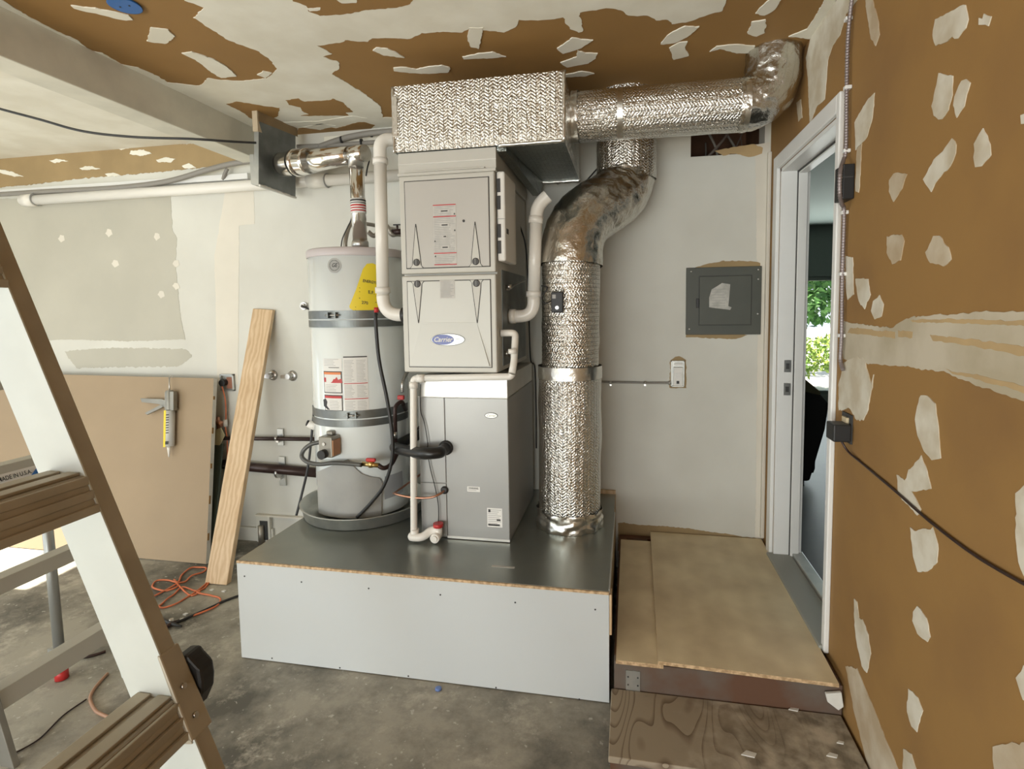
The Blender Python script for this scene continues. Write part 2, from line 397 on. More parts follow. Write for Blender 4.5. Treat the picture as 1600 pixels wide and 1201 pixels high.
def textmesh(body, size, bold=False, shear=0.0, sx=1.0):
    c = bpy.data.curves.new('t', 'FONT'); c.body = body; c.size = size; c.align_x = 'CENTER'; c.align_y = 'CENTER'; c.shear = shear
    c.offset = size*.02 if bold else 0; c.resolution_u = 3
    o = bpy.data.objects.new('t', c); COL.objects.link(o); bpy.context.view_layer.update()
    me = bpy.data.meshes.new_from_object(o.evaluated_get(bpy.context.evaluated_depsgraph_get()))
    vs = [Vector((v.co.x*sx, v.co.y)) for v in me.vertices]; fs = [tuple(p.vertices) for p in me.polygons]
    bpy.data.objects.remove(o); bpy.data.curves.remove(c); bpy.data.meshes.remove(me)
    return vs, fs
def add_text(mb, body, size, fn, mi=0, **k):
    """fn maps flat (x,y) text coordinates to a 3-D point"""
    vs, fs = textmesh(body, size, **k); n = len(mb.v)
    mb.v += [fn(p.x, p.y) for p in vs]
    for f in fs: mb.face([n+i for i in f], mi)

# mud patches: thin uneven layers with ragged edges, part of the wall/ceiling they are on
def ragged(pts, amp, step=.011, seed=0):
    out = []; k = len(pts)
    for i in range(k):
        a, b = pts[i], pts[(i+1) % k]; n = max(1, int((b-a).length/step))
        for j in range(n):
            p = a.lerp(b, j/n)
            q = noise.noise_vector(p*34+Vector((seed, 0, 0)))*amp + noise.noise_vector(p*110)*amp*1.0
            out.append(p+q)
    return out
def patch(mb, px, ax, val, off, mi, amp=.006, seed=0, clampf=None):
    i = 'XYZ'.index(ax); pts = [at(u, v, ax, val) for u, v in px]
    pts = ragged(pts, amp, seed=seed)
    for p in pts:
        p[i] = val
        if clampf: clampf(p)
    d = Vector((0, 0, 0)); d[i] = off
    mb.prism(pts, d, mi)

# ------------------------------------------------------------------ the room
CEIL = 2.58; XL = -5.65; YF = -6.5; LAND = .22; BX = -2.885
mb = MB(); mb.box((XL-.2, YF-3, -.1), (0.0, 0.0, 0)); mb.build('floor', 'concrete', kind='structure')

DY0, DY1, DZ0, DZ1 = -.965, -.20, LAND+.01, 2.16           # doorway into the house, in the right wall
WT = .13
def cl_ceiling(p): p.y = min(p.y, -.002); p.x = min(p.x, -.002)
mb = MB()
mb.box((XL-.2, YF, CEIL), (WT, .25, CEIL+.12), 0)
c_main = [(300,-60),(290,0),(318,12),(303,27),(330,45),(357,62),(405,80),(425,95),(433,108),(418,122),(380,126),(345,125),(325,121),(316,130),(312,134),(285,131),(262,128),(245,118),(215,105),(190,100),(160,82),(140,78),(120,62),(80,44),(50,28),(0,-2),(-60,-30),(-90,-30),(-90,40),(396,215),(455,250),(560,240),(640,215),(640,183),(598,183),(594,165),(578,152),(562,141),(530,122),(518,115),(531,105),(530,96),(505,88),(518,83),(496,71),(530,66),(540,62),(572,65),(582,59),(607,59),(640,60),(660,51),(697,49),(722,50),(732,44),(787,50),(805,42),(810,31),(850,31),(880,27),(890,44),(905,50),(911,49),(905,19),(925,16),(947,11),(975,17),(982,24),(1017,24),(1025,31),(1045,30),(1051,37),(1082,32),(1107,22),(1130,16),(1135,0),(1142,-60)]
patch(mb, c_main, 'Z', CEIL, -.002, 1, .005, clampf=cl_ceiling)
for q in ([(457,0),(477,8),(482,17),(500,24),(525,22),(547,20),(572,14),(620,11),(640,5),(650,-8),(700,-60),(440,-60)],
          [(354,162),(370,158),(420,166),(437,168),(434,180),(420,188),(448,199),(430,206),(396,188),(380,175)],
          [(447,156),(465,153),(475,158),(515,156),(520,153),(537,160),(543,167),(552,174),(540,175),(545,180),(470,180),(482,178),(472,172),(470,167),(452,163)],
          [(466,200),(480,197),(500,195),(525,200),(560,190),(570,190),(585,195),(578,203),(460,214)]):
    patch(mb, q, 'Z', CEIL, -.003, 0, .005, clampf=cl_ceiling)
spots = [[(515,-8),(535,4),(557,3),(560,-8)],[(432,190),(450,190),(500,188),(550,180),(575,184),(540,190),(480,195),(445,196)],[(472,198),(500,192),(524,196),(500,202)],
 [(480,12),(500,10),(501,14),(484,16)],
 [(582,78),(588,73),(606,75),(622,82),(632,89),(620,88),(600,85)],[(614,105),(630,104),(650,107),(672,103),(690,101),(704,105),(700,112),(670,114),(640,113),(616,110)],
 [(733,42),(755,42),(748,75),(735,72),(730,60)],[(722,88),(748,83),(770,80),(790,88),(760,90),(725,91)],
 [(870,75),(895,58),(927,62),(905,75),(880,83)],[(876,97),(900,88),(902,78),(915,82),(935,82),(930,90),(920,98),(885,104)],[(878,117),(910,110),(928,114),(915,118),(880,120)],
 [(1032,68),(1045,52),(1070,40),(1092,41),(1080,53),(1055,66)],[(1045,74),(1062,65),(1075,64),(1070,72),(1077,86),(1053,92)],[(1108,80),(1120,71),(1150,68),(1178,71),(1176,82),(1150,82),(1125,75)],
 [(1180,20),(1205,-5),(1222,-5),(1210,15),(1195,23)],[(1168,52),(1175,33),(1197,30),(1195,50),(1183,56)],
 [(112,8),(150,12),(200,22),(208,30),(190,30),(150,20),(115,12)],[(230,63),(235,42),(262,45),(274,56),(258,67),(236,65)],[(283,82),(300,80),(330,90),(355,103),(370,118),(345,121),(325,108),(305,92)],[(402,116),(412,110),(425,113),(415,121)],
 [(1232,56),(1262,44),(1288,0),(1296,-60),(1350,-60),(1310,0),(1270,60)]]
for i, q in enumerate(spots): patch(mb, q, 'Z', CEIL, -.004, 1, .004, i, clampf=cl_ceiling)
# beyond the beam the ceiling is all plastered
mb.box((XL, YF, CEIL-.002), (BX-.1, -.002, CEIL-.0005), 1)
mb.build('ceiling', ['paper', 'mud'], kind='structure')

# back wall, open at the top right where wires run
HX0, HX1, HZ = -.40, -.03, 2.295
mb = MB()
mb.box((XL-.2, 0, 0), (HX0, .13, CEIL)); mb.box((HX0, 0, 0), (HX1, .13, HZ)); mb.box((HX1, 0, 0), (WT, .13, CEIL))
def cl_wall(p): p.z = max(p.z, .001); p.x = min(p.x, -.002)
patch(mb, [(-60,240),(0,241),(60,240),(120,233),(200,228),(260,226),(330,224),(345,228),(402,252),(385,254),(300,264),(150,277),(30,290),(-60,298)], 'Y', 0, -.003, 2, .006, clampf=cl_wall)
for i, q in enumerate([[(78,251),(90,248),(108,252),(85,254)],[(125,263),(140,259),(158,264),(130,266)],[(205,236),(225,234),(238,240),(222,244),(203,241)],[(245,250),(260,246),(275,248),(268,254),(248,254)],[(165,272),(180,270),(190,274),(170,276)],[(0,265),(20,268),(38,276),(20,275),(0,270)],[(180,231),(196,226),(206,231),(190,234)],[(285,260),(296,255),(308,262),(290,264)]]): patch(mb, q, 'Y', 0, -.005, 4, .004, i)
patch(mb, [(-60,312),(20,310),(266,300),(270,360),(276,372),(275,420),(283,500),(290,530),(200,533),(100,530),(-60,540)], 'Y', 0, -.0015, 1, .004)
patch(mb, [(352,300),(397,296),(398,350),(374,352),(372,600),(340,600),(335,400)], 'Y', 0, -.0012, 3, .003)
patch(mb, [(100,548),(180,543),(290,545),(300,556),(280,572),(120,575)], 'Y', 0, -.0012, 1, .008)
for i, (u, v) in enumerate([(96,373),(170,364),(245,370),(180,412),(275,412),(275,447),(252,460)]):
    patch(mb, [(u-5, v), (u-2, v-6), (u+4, v-5), (u+6, v+2), (u, v+6)], 'Y', 0, -.0022, 3, .004, i)
# bare brown drywall round the breaker panel, along the landing and under the opening
for i, q in enumerate([[(1098,414),(1130,408),(1165,408),(1188,411),(1188,418),(1080,420)],[(1072,520),(1150,520),(1168,524),(1150,530),(1072,526)],
    [(1116,236),(1145,230),(1178,225),(1192,230),(1190,240),(1170,246),(1150,240),(1130,243)],
    [(966,817),(975,816),(1000,820),(1040,822),(1080,826),(1120,832),(1150,836),(1195,842),(1195,870),(966,860)],
    [(1047,562),(1055,557),(1062,556),(1072,562),(1072,606),(1046,606)]]):
    patch(mb, q, 'Y', 0, -.002, 2 if i != 2 else 5, .004, i, cl_wall)
patch(mb, [(1180,226),(1203,222),(1201,400),(1198,640),(1195,842),(1180,840),(1184,500)], 'Y', 0, -.0013, 3, .003, 3, cl_wall)
mb.build('wall_back', ['wallwhite', 'wallgrey', mat('pale_brown_paper', (.36, .255, .125), .75, var=.1), 'wallcream', 'mud', 'tape'], kind='structure')
# joist bay seen through the opening
mb = MB()
mb.box((HX0-.06, .13, HZ-.1), (HX1+.08, .55, HZ-.06), 0); mb.box((HX0-.06, .5, HZ-.1), (HX1+.08, .55, CEIL+.1), 0)
mb.box((HX0-.05, .13, HZ-.06), (HX0-.005, .5, CEIL), 0); mb.box((HX1+.005, .13, HZ-.06), (HX1+.05, .5, CEIL), 0)
mb.box((HX0-.06, .13, CEIL-.01), (HX1+.06, .5, CEIL+.1), 0)
mb.build('trim_1', 'oldwood', kind='structure')

# right wall with doorway
mb = MB()
mb.box((0, YF, 0), (WT, DY0, CEIL)); mb.box((0, DY1, 0), (WT, 0, CEIL)); mb.box((0, DY0, DZ1), (WT, DY1, CEIL)); mb.box((0, DY0, 0), (WT, DY1, DZ0-.02))
def cl_right(p): p.z = min(max(p.z, .001), CEIL-.001); p.y = min(p.y, -.002)
rspots = [([(1268,56),(1308,0),(1345,-60),(1340,0),(1322,22),(1313,55),(1302,70),(1294,95),(1292,120),(1289,155),(1276,168),(1266,195),(1264,150),(1263,120),(1260,90)],1),
 ([(1353,0),(1362,-10),(1372,30),(1375,55),(1369,71),(1361,60)],2),([(1458,55),(1462,30),(1480,20),(1510,8),(1514,30),(1510,45),(1498,62),(1490,56),(1480,66),(1463,70)],1),
 ([(1530,28),(1536,30),(1538,22),(1550,24),(1545,40),(1530,38)],1),([(1467,115),(1490,118),(1488,150),(1482,175),(1472,188),(1460,180),(1457,165),(1462,140)],1),
 ([(1505,125),(1512,122),(1518,128),(1508,165),(1495,183),(1490,165),(1492,150)],1),([(1367,145),(1366,165),(1364,185),(1355,215),(1343,228),(1338,235),(1336,190),(1350,165)],1),
 ([(1340,230),(1347,225),(1343,300),(1337,300)],2),([(1488,218),(1496,225),(1494,240),(1485,262),(1470,275),(1455,300),(1443,280),(1460,250)],1),
 ([(1523,225),(1536,202),(1548,225),(1550,240),(1535,260),(1525,262)],1),([(1390,280),(1398,270),(1418,272),(1410,295),(1397,315),(1390,300)],2),
 ([(1387,370),(1410,365),(1414,375),(1408,405),(1395,412),(1386,395)],2),([(1447,395),(1460,370),(1470,368),(1485,390),(1487,405),(1475,415),(1455,412)],2),
 ([(1595,180),(1604,178),(1604,195),(1596,192)],1),([(1322,400),(1333,402),(1335,460),(1325,468),(1322,450)],1),([(1337,435),(1357,436),(1360,460),(1352,483),(1342,470)],1),
 ([(1365,470),(1375,462),(1382,475),(1378,495),(1368,500),(1362,485)],1),
 ([(1318,503),(1345,505),(1370,510),(1395,512),(1418,497),(1450,493),(1520,488),(1700,486),(1700,660),(1590,622),(1560,612),(1510,595),(1480,582),(1440,576),(1400,572),(1355,567),(1318,560)],4),
 ([(1432,640),(1440,618),(1450,618),(1462,630),(1466,660),(1472,715),(1458,720),(1445,705),(1435,680),(1430,655)],1),
 ([(1402,740),(1415,750),(1420,735),(1440,712),(1450,735),(1456,765),(1425,768),(1440,795),(1435,805),(1410,780),(1403,765)],1),
 ([(1590,770),(1602,757),(1700,745),(1700,920),(1600,900),(1592,880),(1588,830)],1),([(1423,825),(1430,830),(1458,824),(1467,850),(1465,880),(1450,893),(1435,893),(1428,870)],1),
 ([(1335,935),(1340,940),(1343,965),(1348,968),(1357,990),(1361,1020),(1355,1052),(1348,1040),(1340,1010),(1336,975)],1),([(1428,955),(1435,947),(1448,965),(1455,995),(1450,1003),(1435,990),(1427,970)],1),
 ([(1420,1075),(1435,1090),(1442,1110),(1433,1142),(1425,1135),(1418,1110)],1),([(1413,1170),(1425,1180),(1432,1201),(1432,1230),(1411,1230)],1),
 ([(1552,1165),(1600,1160),(1680,1160),(1680,1250),(1560,1250)],2),([(1590,1060),(1600,1040),(1680,1010),(1680,1110),(1600,1095)],1),
 ([(1322,1040),(1340,1045),(1355,1080),(1375,1130),(1400,1190),(1420,1240),(1370,1240),(1350,1170),(1335,1110)],2),([(1245,160),(1252,155),(1254,185),(1248,190)],2)]
for i, (q, k) in enumerate(rspots): patch(mb, q, 'X', 0, -.002, k, .004, i, cl_right)
patch(mb, [(1320,565),(1340,557),(1352,563),(1357,585),(1362,600),(1366,586),(1362,610),(1357,640),(1350,655),(1340,658),(1330,640),(1312,640),(1311,600)], 'X', 0, -.003, 1, .006, 3)
for i, q in enumerate([[(1455,523),(1520,530),(1600,540),(1700,556),(1700,572),(1600,556),(1520,540),(1460,532)],[(1425,499),(1520,498),(1700,504),(1700,514),(1520,505),(1428,503)],[(1500,587),(1560,600),(1600,612),(1700,648),(1700,640),(1600,602),(1550,590),(1480,578)],[(1405,516),(1427,518),(1427,528),(1405,526)],[(1330,512),(1400,518),(1400,528),(1325,520)]]):
    patch(mb, q, 'X', 0, -.0026, 3, .003, i, cl_right)
for i, (u, v) in enumerate([(1459,381),(1466,387),(1430,860),(1445,745),(1352,830)]): pass
mb.build('wall_right', [mat('wall_drywall_paper', (.31, .172, .052), .75, c2=(.25, .135, .045), vscale=2.6, lo=.3, hi=.55, bump=.06, bscale=40), mat('sanded_compound', (.68, .64, .54), .8, c2=(.52, .45, .33), vscale=9, bump=.2, bscale=30, lo=.36, hi=.6), 'mudthin', 'tape', mat('sanded_joint_band', (.56, .50, .39), .8, c2=(.44, .38, .27), vscale=5, bump=.15, bscale=30)], kind='structure')
# left wall with a narrow side door and a wide opening added for sun bounce, front wall with the open garage door
mb = MB()
SY0, SY1 = -.86, -.36
mb.box((XL-.12, YF, 0), (XL, -5.6, CEIL)); mb.box((XL-.12, -5.6, 2.05), (XL, -1.75, CEIL)); mb.box((XL-.12, -1.75, 0), (XL, -1.45, CEIL)); mb.box((XL-.12, SY1, 0), (XL, 0, CEIL)); mb.box((XL-.12, -1.45, 2.05), (XL, SY1, CEIL)); mb.box((XL-.12, -1.45, 0), (XL, SY0, 2.05))
mb.build('wall_left', 'wallwhite', kind='structure')
mb = MB()
mb.box((XL-.12, YF-.12, 0), (-4.8, YF, CEIL)); mb.box((-.2, YF-.12, 0), (WT, YF, CEIL)); mb.box((-4.8, YF-.12, 2.2), (-.2, YF, CEIL))
mb.build('wall_front', 'wallwhite', kind='structure')
# ceiling beam and the ledger strip on top of the back wall
mb = MB(); mb.box((BX-.14, YF, 2.405), (BX, 0, CEIL)); mb.build('trim_2', 'beam', kind='structure', bev=.004)
mb = MB(); mb.box((XL, -.035, 2.325), (BX-.16, 0, 2.362)); mb.build('trim_3', 'trim', kind='structure', bev=.003)
mb = MB(); mb.box((-2.52, -.03, 2.47), (-1.72, 0, 2.545)); mb.build('trim_4', 'mud', kind='structure', bev=.004)
# corner bead in the back right corner
mb = MB(); mb.box((-.018, -.03, LAND+.02), (0, 0, 2.29)); mb.build('trim_5', 'wallcream', kind='structure', bev=.004)

# doorway: casing, jamb, stop, threshold, strike plates
d = MB()
d.box((-.018, DY1, LAND), (0, DY1+.065, DZ1+.065)); d.box((-.018, DY0-.032, LAND), (0, DY0, DZ1+.065)); d.box((-.018, DY0, DZ1), (0, DY1, DZ1+.065))
dr = d.build('door_1', 'trim', kind='structure', bev=.004)
d = MB(); d.box((0, DY1-.018, DZ0), (WT, DY1, DZ1)); d.box((0, DY0, DZ0), (WT, DY0+.018, DZ1)); d.box((0, DY0, DZ1-.018), (WT, DY1, DZ1)); d.build('jamb', 'trim', dr, bev=.002)
d = MB(); d.box((.075, DY1-.032, DZ0), (.115, DY1-.018, DZ1)); d.box((.075, DY0+.018, DZ0), (.115, DY0+.032, DZ1)); d.box((.075, DY0, DZ1-.032), (.115, DY1, DZ1-.018)); d.build('door_stop', 'trim', dr, bev=.002)
d = MB(); d.box((.071, DY1-.025, DZ0), (.075, DY1-.017, DZ1)); d.box((.071, DY0+.02, DZ1-.026), (.075, DY1, DZ1-.018)); d.build('dark_gap_strip', 'groove', dr)  # dark strip along the gap between jamb and stop
d = MB(); d.box((-.03, DY0-.02, LAND), (.085, DY1, DZ0+.012)); d.build('threshold', mat('grey_threshold', (.33, .335, .30), .5, .2), dr, bev=.004)
d = MB(); d.box((.085, DY0, LAND), (WT+.01, DY1, DZ0+.026)); d.build('metal_sill', 'galv', dr, bev=.004)
for zz in (1.085, 1.20):
    d = MB(); d.box((.030, DY1-.021, zz-.03), (.062, DY1-.017, zz+.03)); pl = d.build('strike_plate', 'steel', dr)
    d = MB(); d.box((.038, DY1-.0225, zz-.014), (.054, DY1-.0205, zz+.014)); d.build('latch_hole', 'ink', pl)

# ------------------------------------------------------------------ the house beyond the doorway
HC = 2.50; HYB = 4.4
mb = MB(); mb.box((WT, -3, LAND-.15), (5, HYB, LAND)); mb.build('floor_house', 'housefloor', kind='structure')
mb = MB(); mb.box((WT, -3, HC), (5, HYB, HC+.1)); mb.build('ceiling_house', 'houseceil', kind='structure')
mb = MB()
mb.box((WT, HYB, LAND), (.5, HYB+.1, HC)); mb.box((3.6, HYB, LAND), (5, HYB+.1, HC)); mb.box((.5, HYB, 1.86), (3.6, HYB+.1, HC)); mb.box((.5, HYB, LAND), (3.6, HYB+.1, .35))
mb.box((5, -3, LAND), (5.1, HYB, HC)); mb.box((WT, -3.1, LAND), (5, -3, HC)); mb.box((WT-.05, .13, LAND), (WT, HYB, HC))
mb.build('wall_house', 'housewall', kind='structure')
mb = MB()
for a, b in (((.5, 1.81), (3.6, 1.86)), ((.5, .35), (3.6, .40)), ((.5, .35), (.55, 1.86)), ((3.55, .35), (3.6, 1.86)), ((2.3, .35), (2.36, 1.86))):
    mb.box((a[0], HYB+.02, a[1]), (b[0], HYB+.07, b[1]))
wf = mb.build('window_1', 'housewall', kind='structure')
gm, gnt, gb = nodemat('window_glass'); gb.inputs['Transmission Weight'].default_value = 1; gb.inputs['Roughness'].default_value = 0; gb.inputs['IOR'].default_value = 1.02
mb = MB(); mb.box((.54, HYB+.042, .39), (3.56, HYB+.048, 1.82)); mb.build('window_pane', gm, wf)
# yard
mb = MB(); mb.box((-8, HYB+.12, -.25), (16, 40, -.15)); mb.build('pale_street', 'road'); tag(bpy.data.objects['pale_street'], kind='structure')
def leafball(mb, c, r, n, size):
    for _ in range(n):
        d = Vector((random.gauss(0, 1), random.gauss(0, 1), random.gauss(0, 1))).normalized()*(r*random.uniform(.7, 1.0))
        p = Vector(c)+Vector((d.x, d.y, d.z*.9)); a = Vector((random.gauss(0, 1), random.gauss(0, 1), random.gauss(0, 1))).normalized()*size
        b = a.cross(Vector((random.gauss(0, 1), random.gauss(0, 1), random.gauss(0, 1)))).normalized()*size*.5
        k = len(mb.v); mb.v += [p-a, p-b*.9, p+a, p+b*.9]; mb.face([k, k+1, k+2, k+3])
t = thing('shade_tree', (3.1, 11, -.15), 'leafy green tree across the street, seen through the far house window', 'tree')
mb = MB(); mb.tube([(3.1, 11, -.15), (3.15, 11, 1.2), (3.0, 11, 2.4)], [.14, .11, .08], 12); mb.build('trunk', 'oldwood', t)
mb = MB()
for k in range(16): leafball(mb, (3.1+random.uniform(-1.8, 1.8), 11+random.uniform(-1, 1), 2.7+random.uniform(-1.3, 1.2)), .8, 330, .11)
mb.build('crown', 'leaf', t)
t = thing('low_shrub', (2.2, 8.2, -.15), 'yellow-green sunlit shrub low in the far house window', 'shrub')
mb = MB()
for k in range(10): leafball(mb, (1.5+k*.22, 8.2+random.uniform(-.3, .3), .45+random.uniform(-.1, .15)), .42, 240, .06)
mb.build('foliage', 'leaf2', t)
mb = MB(); mb.tube([(2.2, 8.2, -.15), (2.25, 8.2, .5)], [.03, .02], 8); mb.build('stem', 'oldwood', t)
# armchair
t = thing('armchair', (.4, 1.3, LAND), 'black upholstered armchair in the room beyond the doorway', 'armchair')
def soft(mb, a, b, mi=0): mb.box(a, b, mi)
ax, ay = .20, .95
cw = .40
mb = MB(); mb.box((ax, ay+.1, LAND+.06), (ax+cw, ay+.85, LAND+.45)); mb.build('seat_base', 'darkfab', t, bev=.04)
mb = MB(); mb.prism([(p[0], ay-.02, p[1]) for p in ((ax-.04, LAND+.05), (ax+.32, LAND+.05), (ax+.41, LAND+.42), (ax+.43, .82), (ax+.36, .90), (ax+.26, .98), (ax+.12, 1.04), (ax-.04, 1.07))], (0, .24, 0)); mb.build('backrest', 'darkfab', t, bev=.04)
mb = MB(); mb.box((ax-.04, ay+.1, LAND+.08), (ax+.08, ay+.9, LAND+.55)); mb.build('armrest', 'darkfab', t, bev=.04)
mb = MB(); mb.box((ax+.30, ay+.22, LAND+.08), (ax+.42, ay+.9, LAND+.5)); mb.build('armrest', 'darkfab', t, bev=.04)
for x in (ax+.03, ax+.28):
    for y in (ay+.05, ay+.8): mb = MB(); mb.cyl((x, y, LAND), (x, y, LAND+.09), .022, 10); mb.build('leg', 'black', t)
mb = MB(); mb.prism([(p[0], ay-.034, p[1]) for p in ((ax-.03, .95), (ax+.15, .93), (ax+.37, .88), (ax+.37, .905), (ax+.27, .992), (ax+.12, 1.054), (ax-.03, 1.084))], (0, .27, 0))
o = mb.build('throw_blanket', 'olive', None, bev=.01); tag(o, 'olive throw blanket over the top of the black armchair', 'blanket')
mb = MB(); mb.box((WT+.12, -.75, LAND), (WT+.55, -.25, LAND+.012)); o = mb.build('door_mat', 'darkfab', bev=.004); tag(o, 'dark brown door mat on the floor just inside the doorway', 'mat')

# ------------------------------------------------------------------ landing and step
t = thing('landing_frame', (-.4, -.6, 0), 'old red-brown framed landing base under the plywood, beside the doorway', 'landing')
mb = MB(); mb.box((-.775, -1.145, 0), (-.005, -1.105, LAND-.018)); mb.build('front_board', 'fascia', t, bev=.003)
mb = MB(); mb.box((-.775, -1.105, 0), (-.735, -.01, LAND-.018)); mb.box((-.42, -1.105, 0), (-.38, -.01, LAND-.018)); mb.box((-.045, -1.105, 0), (-.005, -.01, LAND-.018)); mb.box((-.735, -.05, 0), (-.045, -.01, LAND-.018)); mb.build('joists', 'oldwood', t)
mb = MB(); mb.box((-.735, -.30, LAND-.03), (-.62, -.05, LAND-.017)); mb.build('rear_block', 'fascia', t)
mb = MB()
a = aY(978, 1045, -1.148); b = aY(1000, 1088, -1.148)
mb.box((a.x, -1.149, b.z), (b.x, -1.145, a.z-.004)); hg = mb.build('joist_hanger', 'galv', t)
mb = MB()
for k in range(6):
    mb = MB(); mb.cyl((a.x+.008+(k % 2)*(b.x-a.x-.016), -1.151, b.z+.012+(k//2)*.03), (a.x+.008+(k % 2)*(b.x-a.x-.016), -1.149, b.z+.012+(k//2)*.03), .003, 8); mb.build('nail', 'ink', hg)
mb = MB(); mb.prism([(-.768, -1.160, LAND-.017), (-.600, -1.160, LAND-.017), (-.600, -.11, LAND-.017), (-.765, -.11, LAND-.017)], (0, 0, .014), 0, 1)
o = mb.build('plywood_strip', ['ply', 'plyedge']); tag(o, 'narrow pale plywood strip on the landing beside the metal-topped platform', 'plywood')
q = [aZ(1016, 833, LAND), aZ(1194, 845, LAND), aZ(1311, 1073, LAND), aZ(1028, 1037, LAND)]
for p in q: p.x = min(p.x, -.012); p.z = LAND-.002; p.y = min(p.y, -.012)
mb = MB(); mb.prism(q, (0, 0, .013), 0, 1)
o = mb.build('plywood_sheet', ['ply', 'plyedge']); tag(o, 'large pale plywood sheet laid on the landing in front of the doorway', 'plywood')
t = thing('wooden_step', (-.4, -1.3, 0), 'low dusty old plywood step with bold grain below the landing', 'step')
mb = MB(); mb.box((-.785, -1.46, .078), (-.01, -1.15, .1)); mb.build('tread', 'oldply', t, bev=.003)
mb = MB(); mb.box((-.78, -1.445, 0), (-.01, -1.42, .078)); mb.build('riser', 'fascia', t, bev=.002)
mb = MB(); mb.box((-.78, -1.42, 0), (-.75, -1.15, .078)); mb.build('side_board', 'oldwood', t)
# debris flakes
for i, (u, v, z) in enumerate([(1258,1105,.1),(1300,1180,.1),(1170,1178,.1),(1313,1160,.1),(1240,1108,.1)]):
    p = aZ(u, v, z); mb = MB(); w = .012+.006*(i % 3)
    mb.prism([p+Vector((-w, -.3*w, .0)), p+Vector((w*.6, -w*.5, .0)), p+Vector((w, w*.2, 0)), p+Vector((-w*.2, w*.5, 0))], (0, 0, .003))
    o = mb.build('drywall_chip', 'gyp'); tag(o, ('white drywall chip at the back edge of the wooden step, against the landing board', 'white drywall chip near the front right corner of the wooden step', 'white drywall chip near the front middle of the wooden step', 'white drywall chip beside the right wall on the wooden step', 'smaller white chip by the landing board, left of its neighbour')[i], 'debris', 'drywall chips on the step')
p = aX(1304, 1088, -.03); mb = MB(); mb.prism([p+Vector(q) for q in ((-.03, -.01, .02), (.02, -.01, .03), (.028, -.01, -.02), (.012, -.01, -.035), (-.022, -.01, -.01))], (0, -.012, 0))
mb.v = [Vector((v.x-.005, -1.152-(.012 if i > 4 else 0), v.z)) for i, v in enumerate(mb.v)]
o = mb.build('plaster_lump', 'gyp', bev=.002); tag(o, 'white broken drywall lump at the right end of the landing board', 'debris')

# ------------------------------------------------------------------ equipment platform
PX0, PX1, PY, PZ = -2.375, -.795, -1.10, .44
t = thing('equipment_platform', ((PX0+PX1)/2, PY/2, 0), 'low white drywall platform topped with grey sheet metal under the furnace and heater', 'platform')
mb = MB(); mb.box((PX0, PY, 0.004), (PX1, PY+.013, PZ-.012))
fp = mb.build('front_panel', 'platwhite', t)
mb = MB()
for u, v in [(382,900),(471,909),(576,919),(688,929),(805,941),(930,952),(425,1028),(531,1043),(638,1056),(775,1074),(905,1092)]:
    p = aY(u, v, PY-.0005); mb = MB(); mb.cyl((p.x, PY-.0012, p.z), (p.x, PY+.001, p.z), .0035, 8); mb.build('screw', 'ink', fp)
mb = MB(); mb.box((PX0, PY+.013, 0.004), (PX0+.013, -.005, PZ-.012)); mb.build('side_panel', 'wallwhite', t)
mb = MB(); mb.box((PX1-.013, PY+.013, 0.004), (PX1, -.005, PZ-.012)); mb.build('side_panel', 'osb', t)
mb = MB(); mb.box((PX0, PY-.002, PZ-.012), (PX1, -.003, PZ-.002)); mb.build('deck_board', 'plyedge', t)
mb = MB(); mb.box((PX0+.004, PY+.004, PZ-.002), (PX1-.002, -.004, PZ)); top = mb.build('sheet_metal_top', mat('satin_sheet_metal', (.36, .38, .35), .30, .8, c2=(.31, .33, .305), vscale=3, bump=.05, bscale=4), t)
mb = MB(); mb.box((PX1-.002, PY+.01, PZ-.012), (PX1+.004, -.3, PZ+.004)); mb.build('metal_lip', 'galv', t, bev=.002)
mb = MB(); mb.box((PX1+.001, PY+.002, PZ-.17), (PX1+.010, PY+.05, PZ-.012)); mb.build('wood_splinter', 'plank', t, bev=.002)
mb = MB(); mb.box((PX1-.13, -.022, PZ), (PX1-.001, -.004, PZ+.02)); mb.build('wood_block', 'plank', t)
mb = MB(); a = aZ(768, 884, PZ); b = aZ(803, 889, PZ); mb.box((a.x, a.y-.006, PZ), (b.x, a.y+.008, PZ+.0008)); mb.build('sticker', 'paperold', t)

# ------------------------------------------------------------------ coil cabinet and furnace
FX0, FX1, FYF, FZ0, FZ1 = -1.714, -1.283, -.80, 1.222, 2.083
KX0, KX1, KY = -1.675, -1.252, -.745
t = thing('coil_cabinet', ((KX0+KX1)/2, -.4, PZ), 'tall silver-grey coil cabinet on the platform directly under the furnace', 'air handler')
mb = MB(); mb.box((KX0, KY+.006, PZ+.003), (KX1, -.12, 1.10)); mb.build('cabinet', 'cabinet', t, bev=.003)
sx = -1.548
mb = MB(); mb.box((sx+.0015, KY, PZ+.012), (KX1-.001, KY+.008, 1.10)); pn = mb.build('front_panel', 'cabinet', t, bev=.002)
mb = MB(); mb.box((KX0+.001, KY, PZ+.008), (sx-.0015, KY+.008, .70)); mb.box((KX0+.001, KY, .703), (sx-.0015, KY+.008, 1.10)); mb.build('side_panel', 'cabinet', t, bev=.002)
mb = MB(); mb.box((KX0, KY-.002, 1.10), (KX1, KY+.02, 1.105)); mb.box((KX0+.012, KY-.004, 1.103), (KX1, -.13, 1.2)); mb.build('collar', 'galvbright', t, bev=.002)
mb = MB(); mb.box((sx, KY-.001, PZ+.003), (KX1, KY+.004, PZ+.014)); mb.build('base_rail', 'galvbright', t)
def ell(mb, c, a, b, mi, y0, y1, n=36):
    mb.prism([(c[0]+a*math.cos(2*PI*k/n), y0, c[2]+b*math.sin(2*PI*k/n)) for k in range(n)], (0, y1-y0, 0), mi)
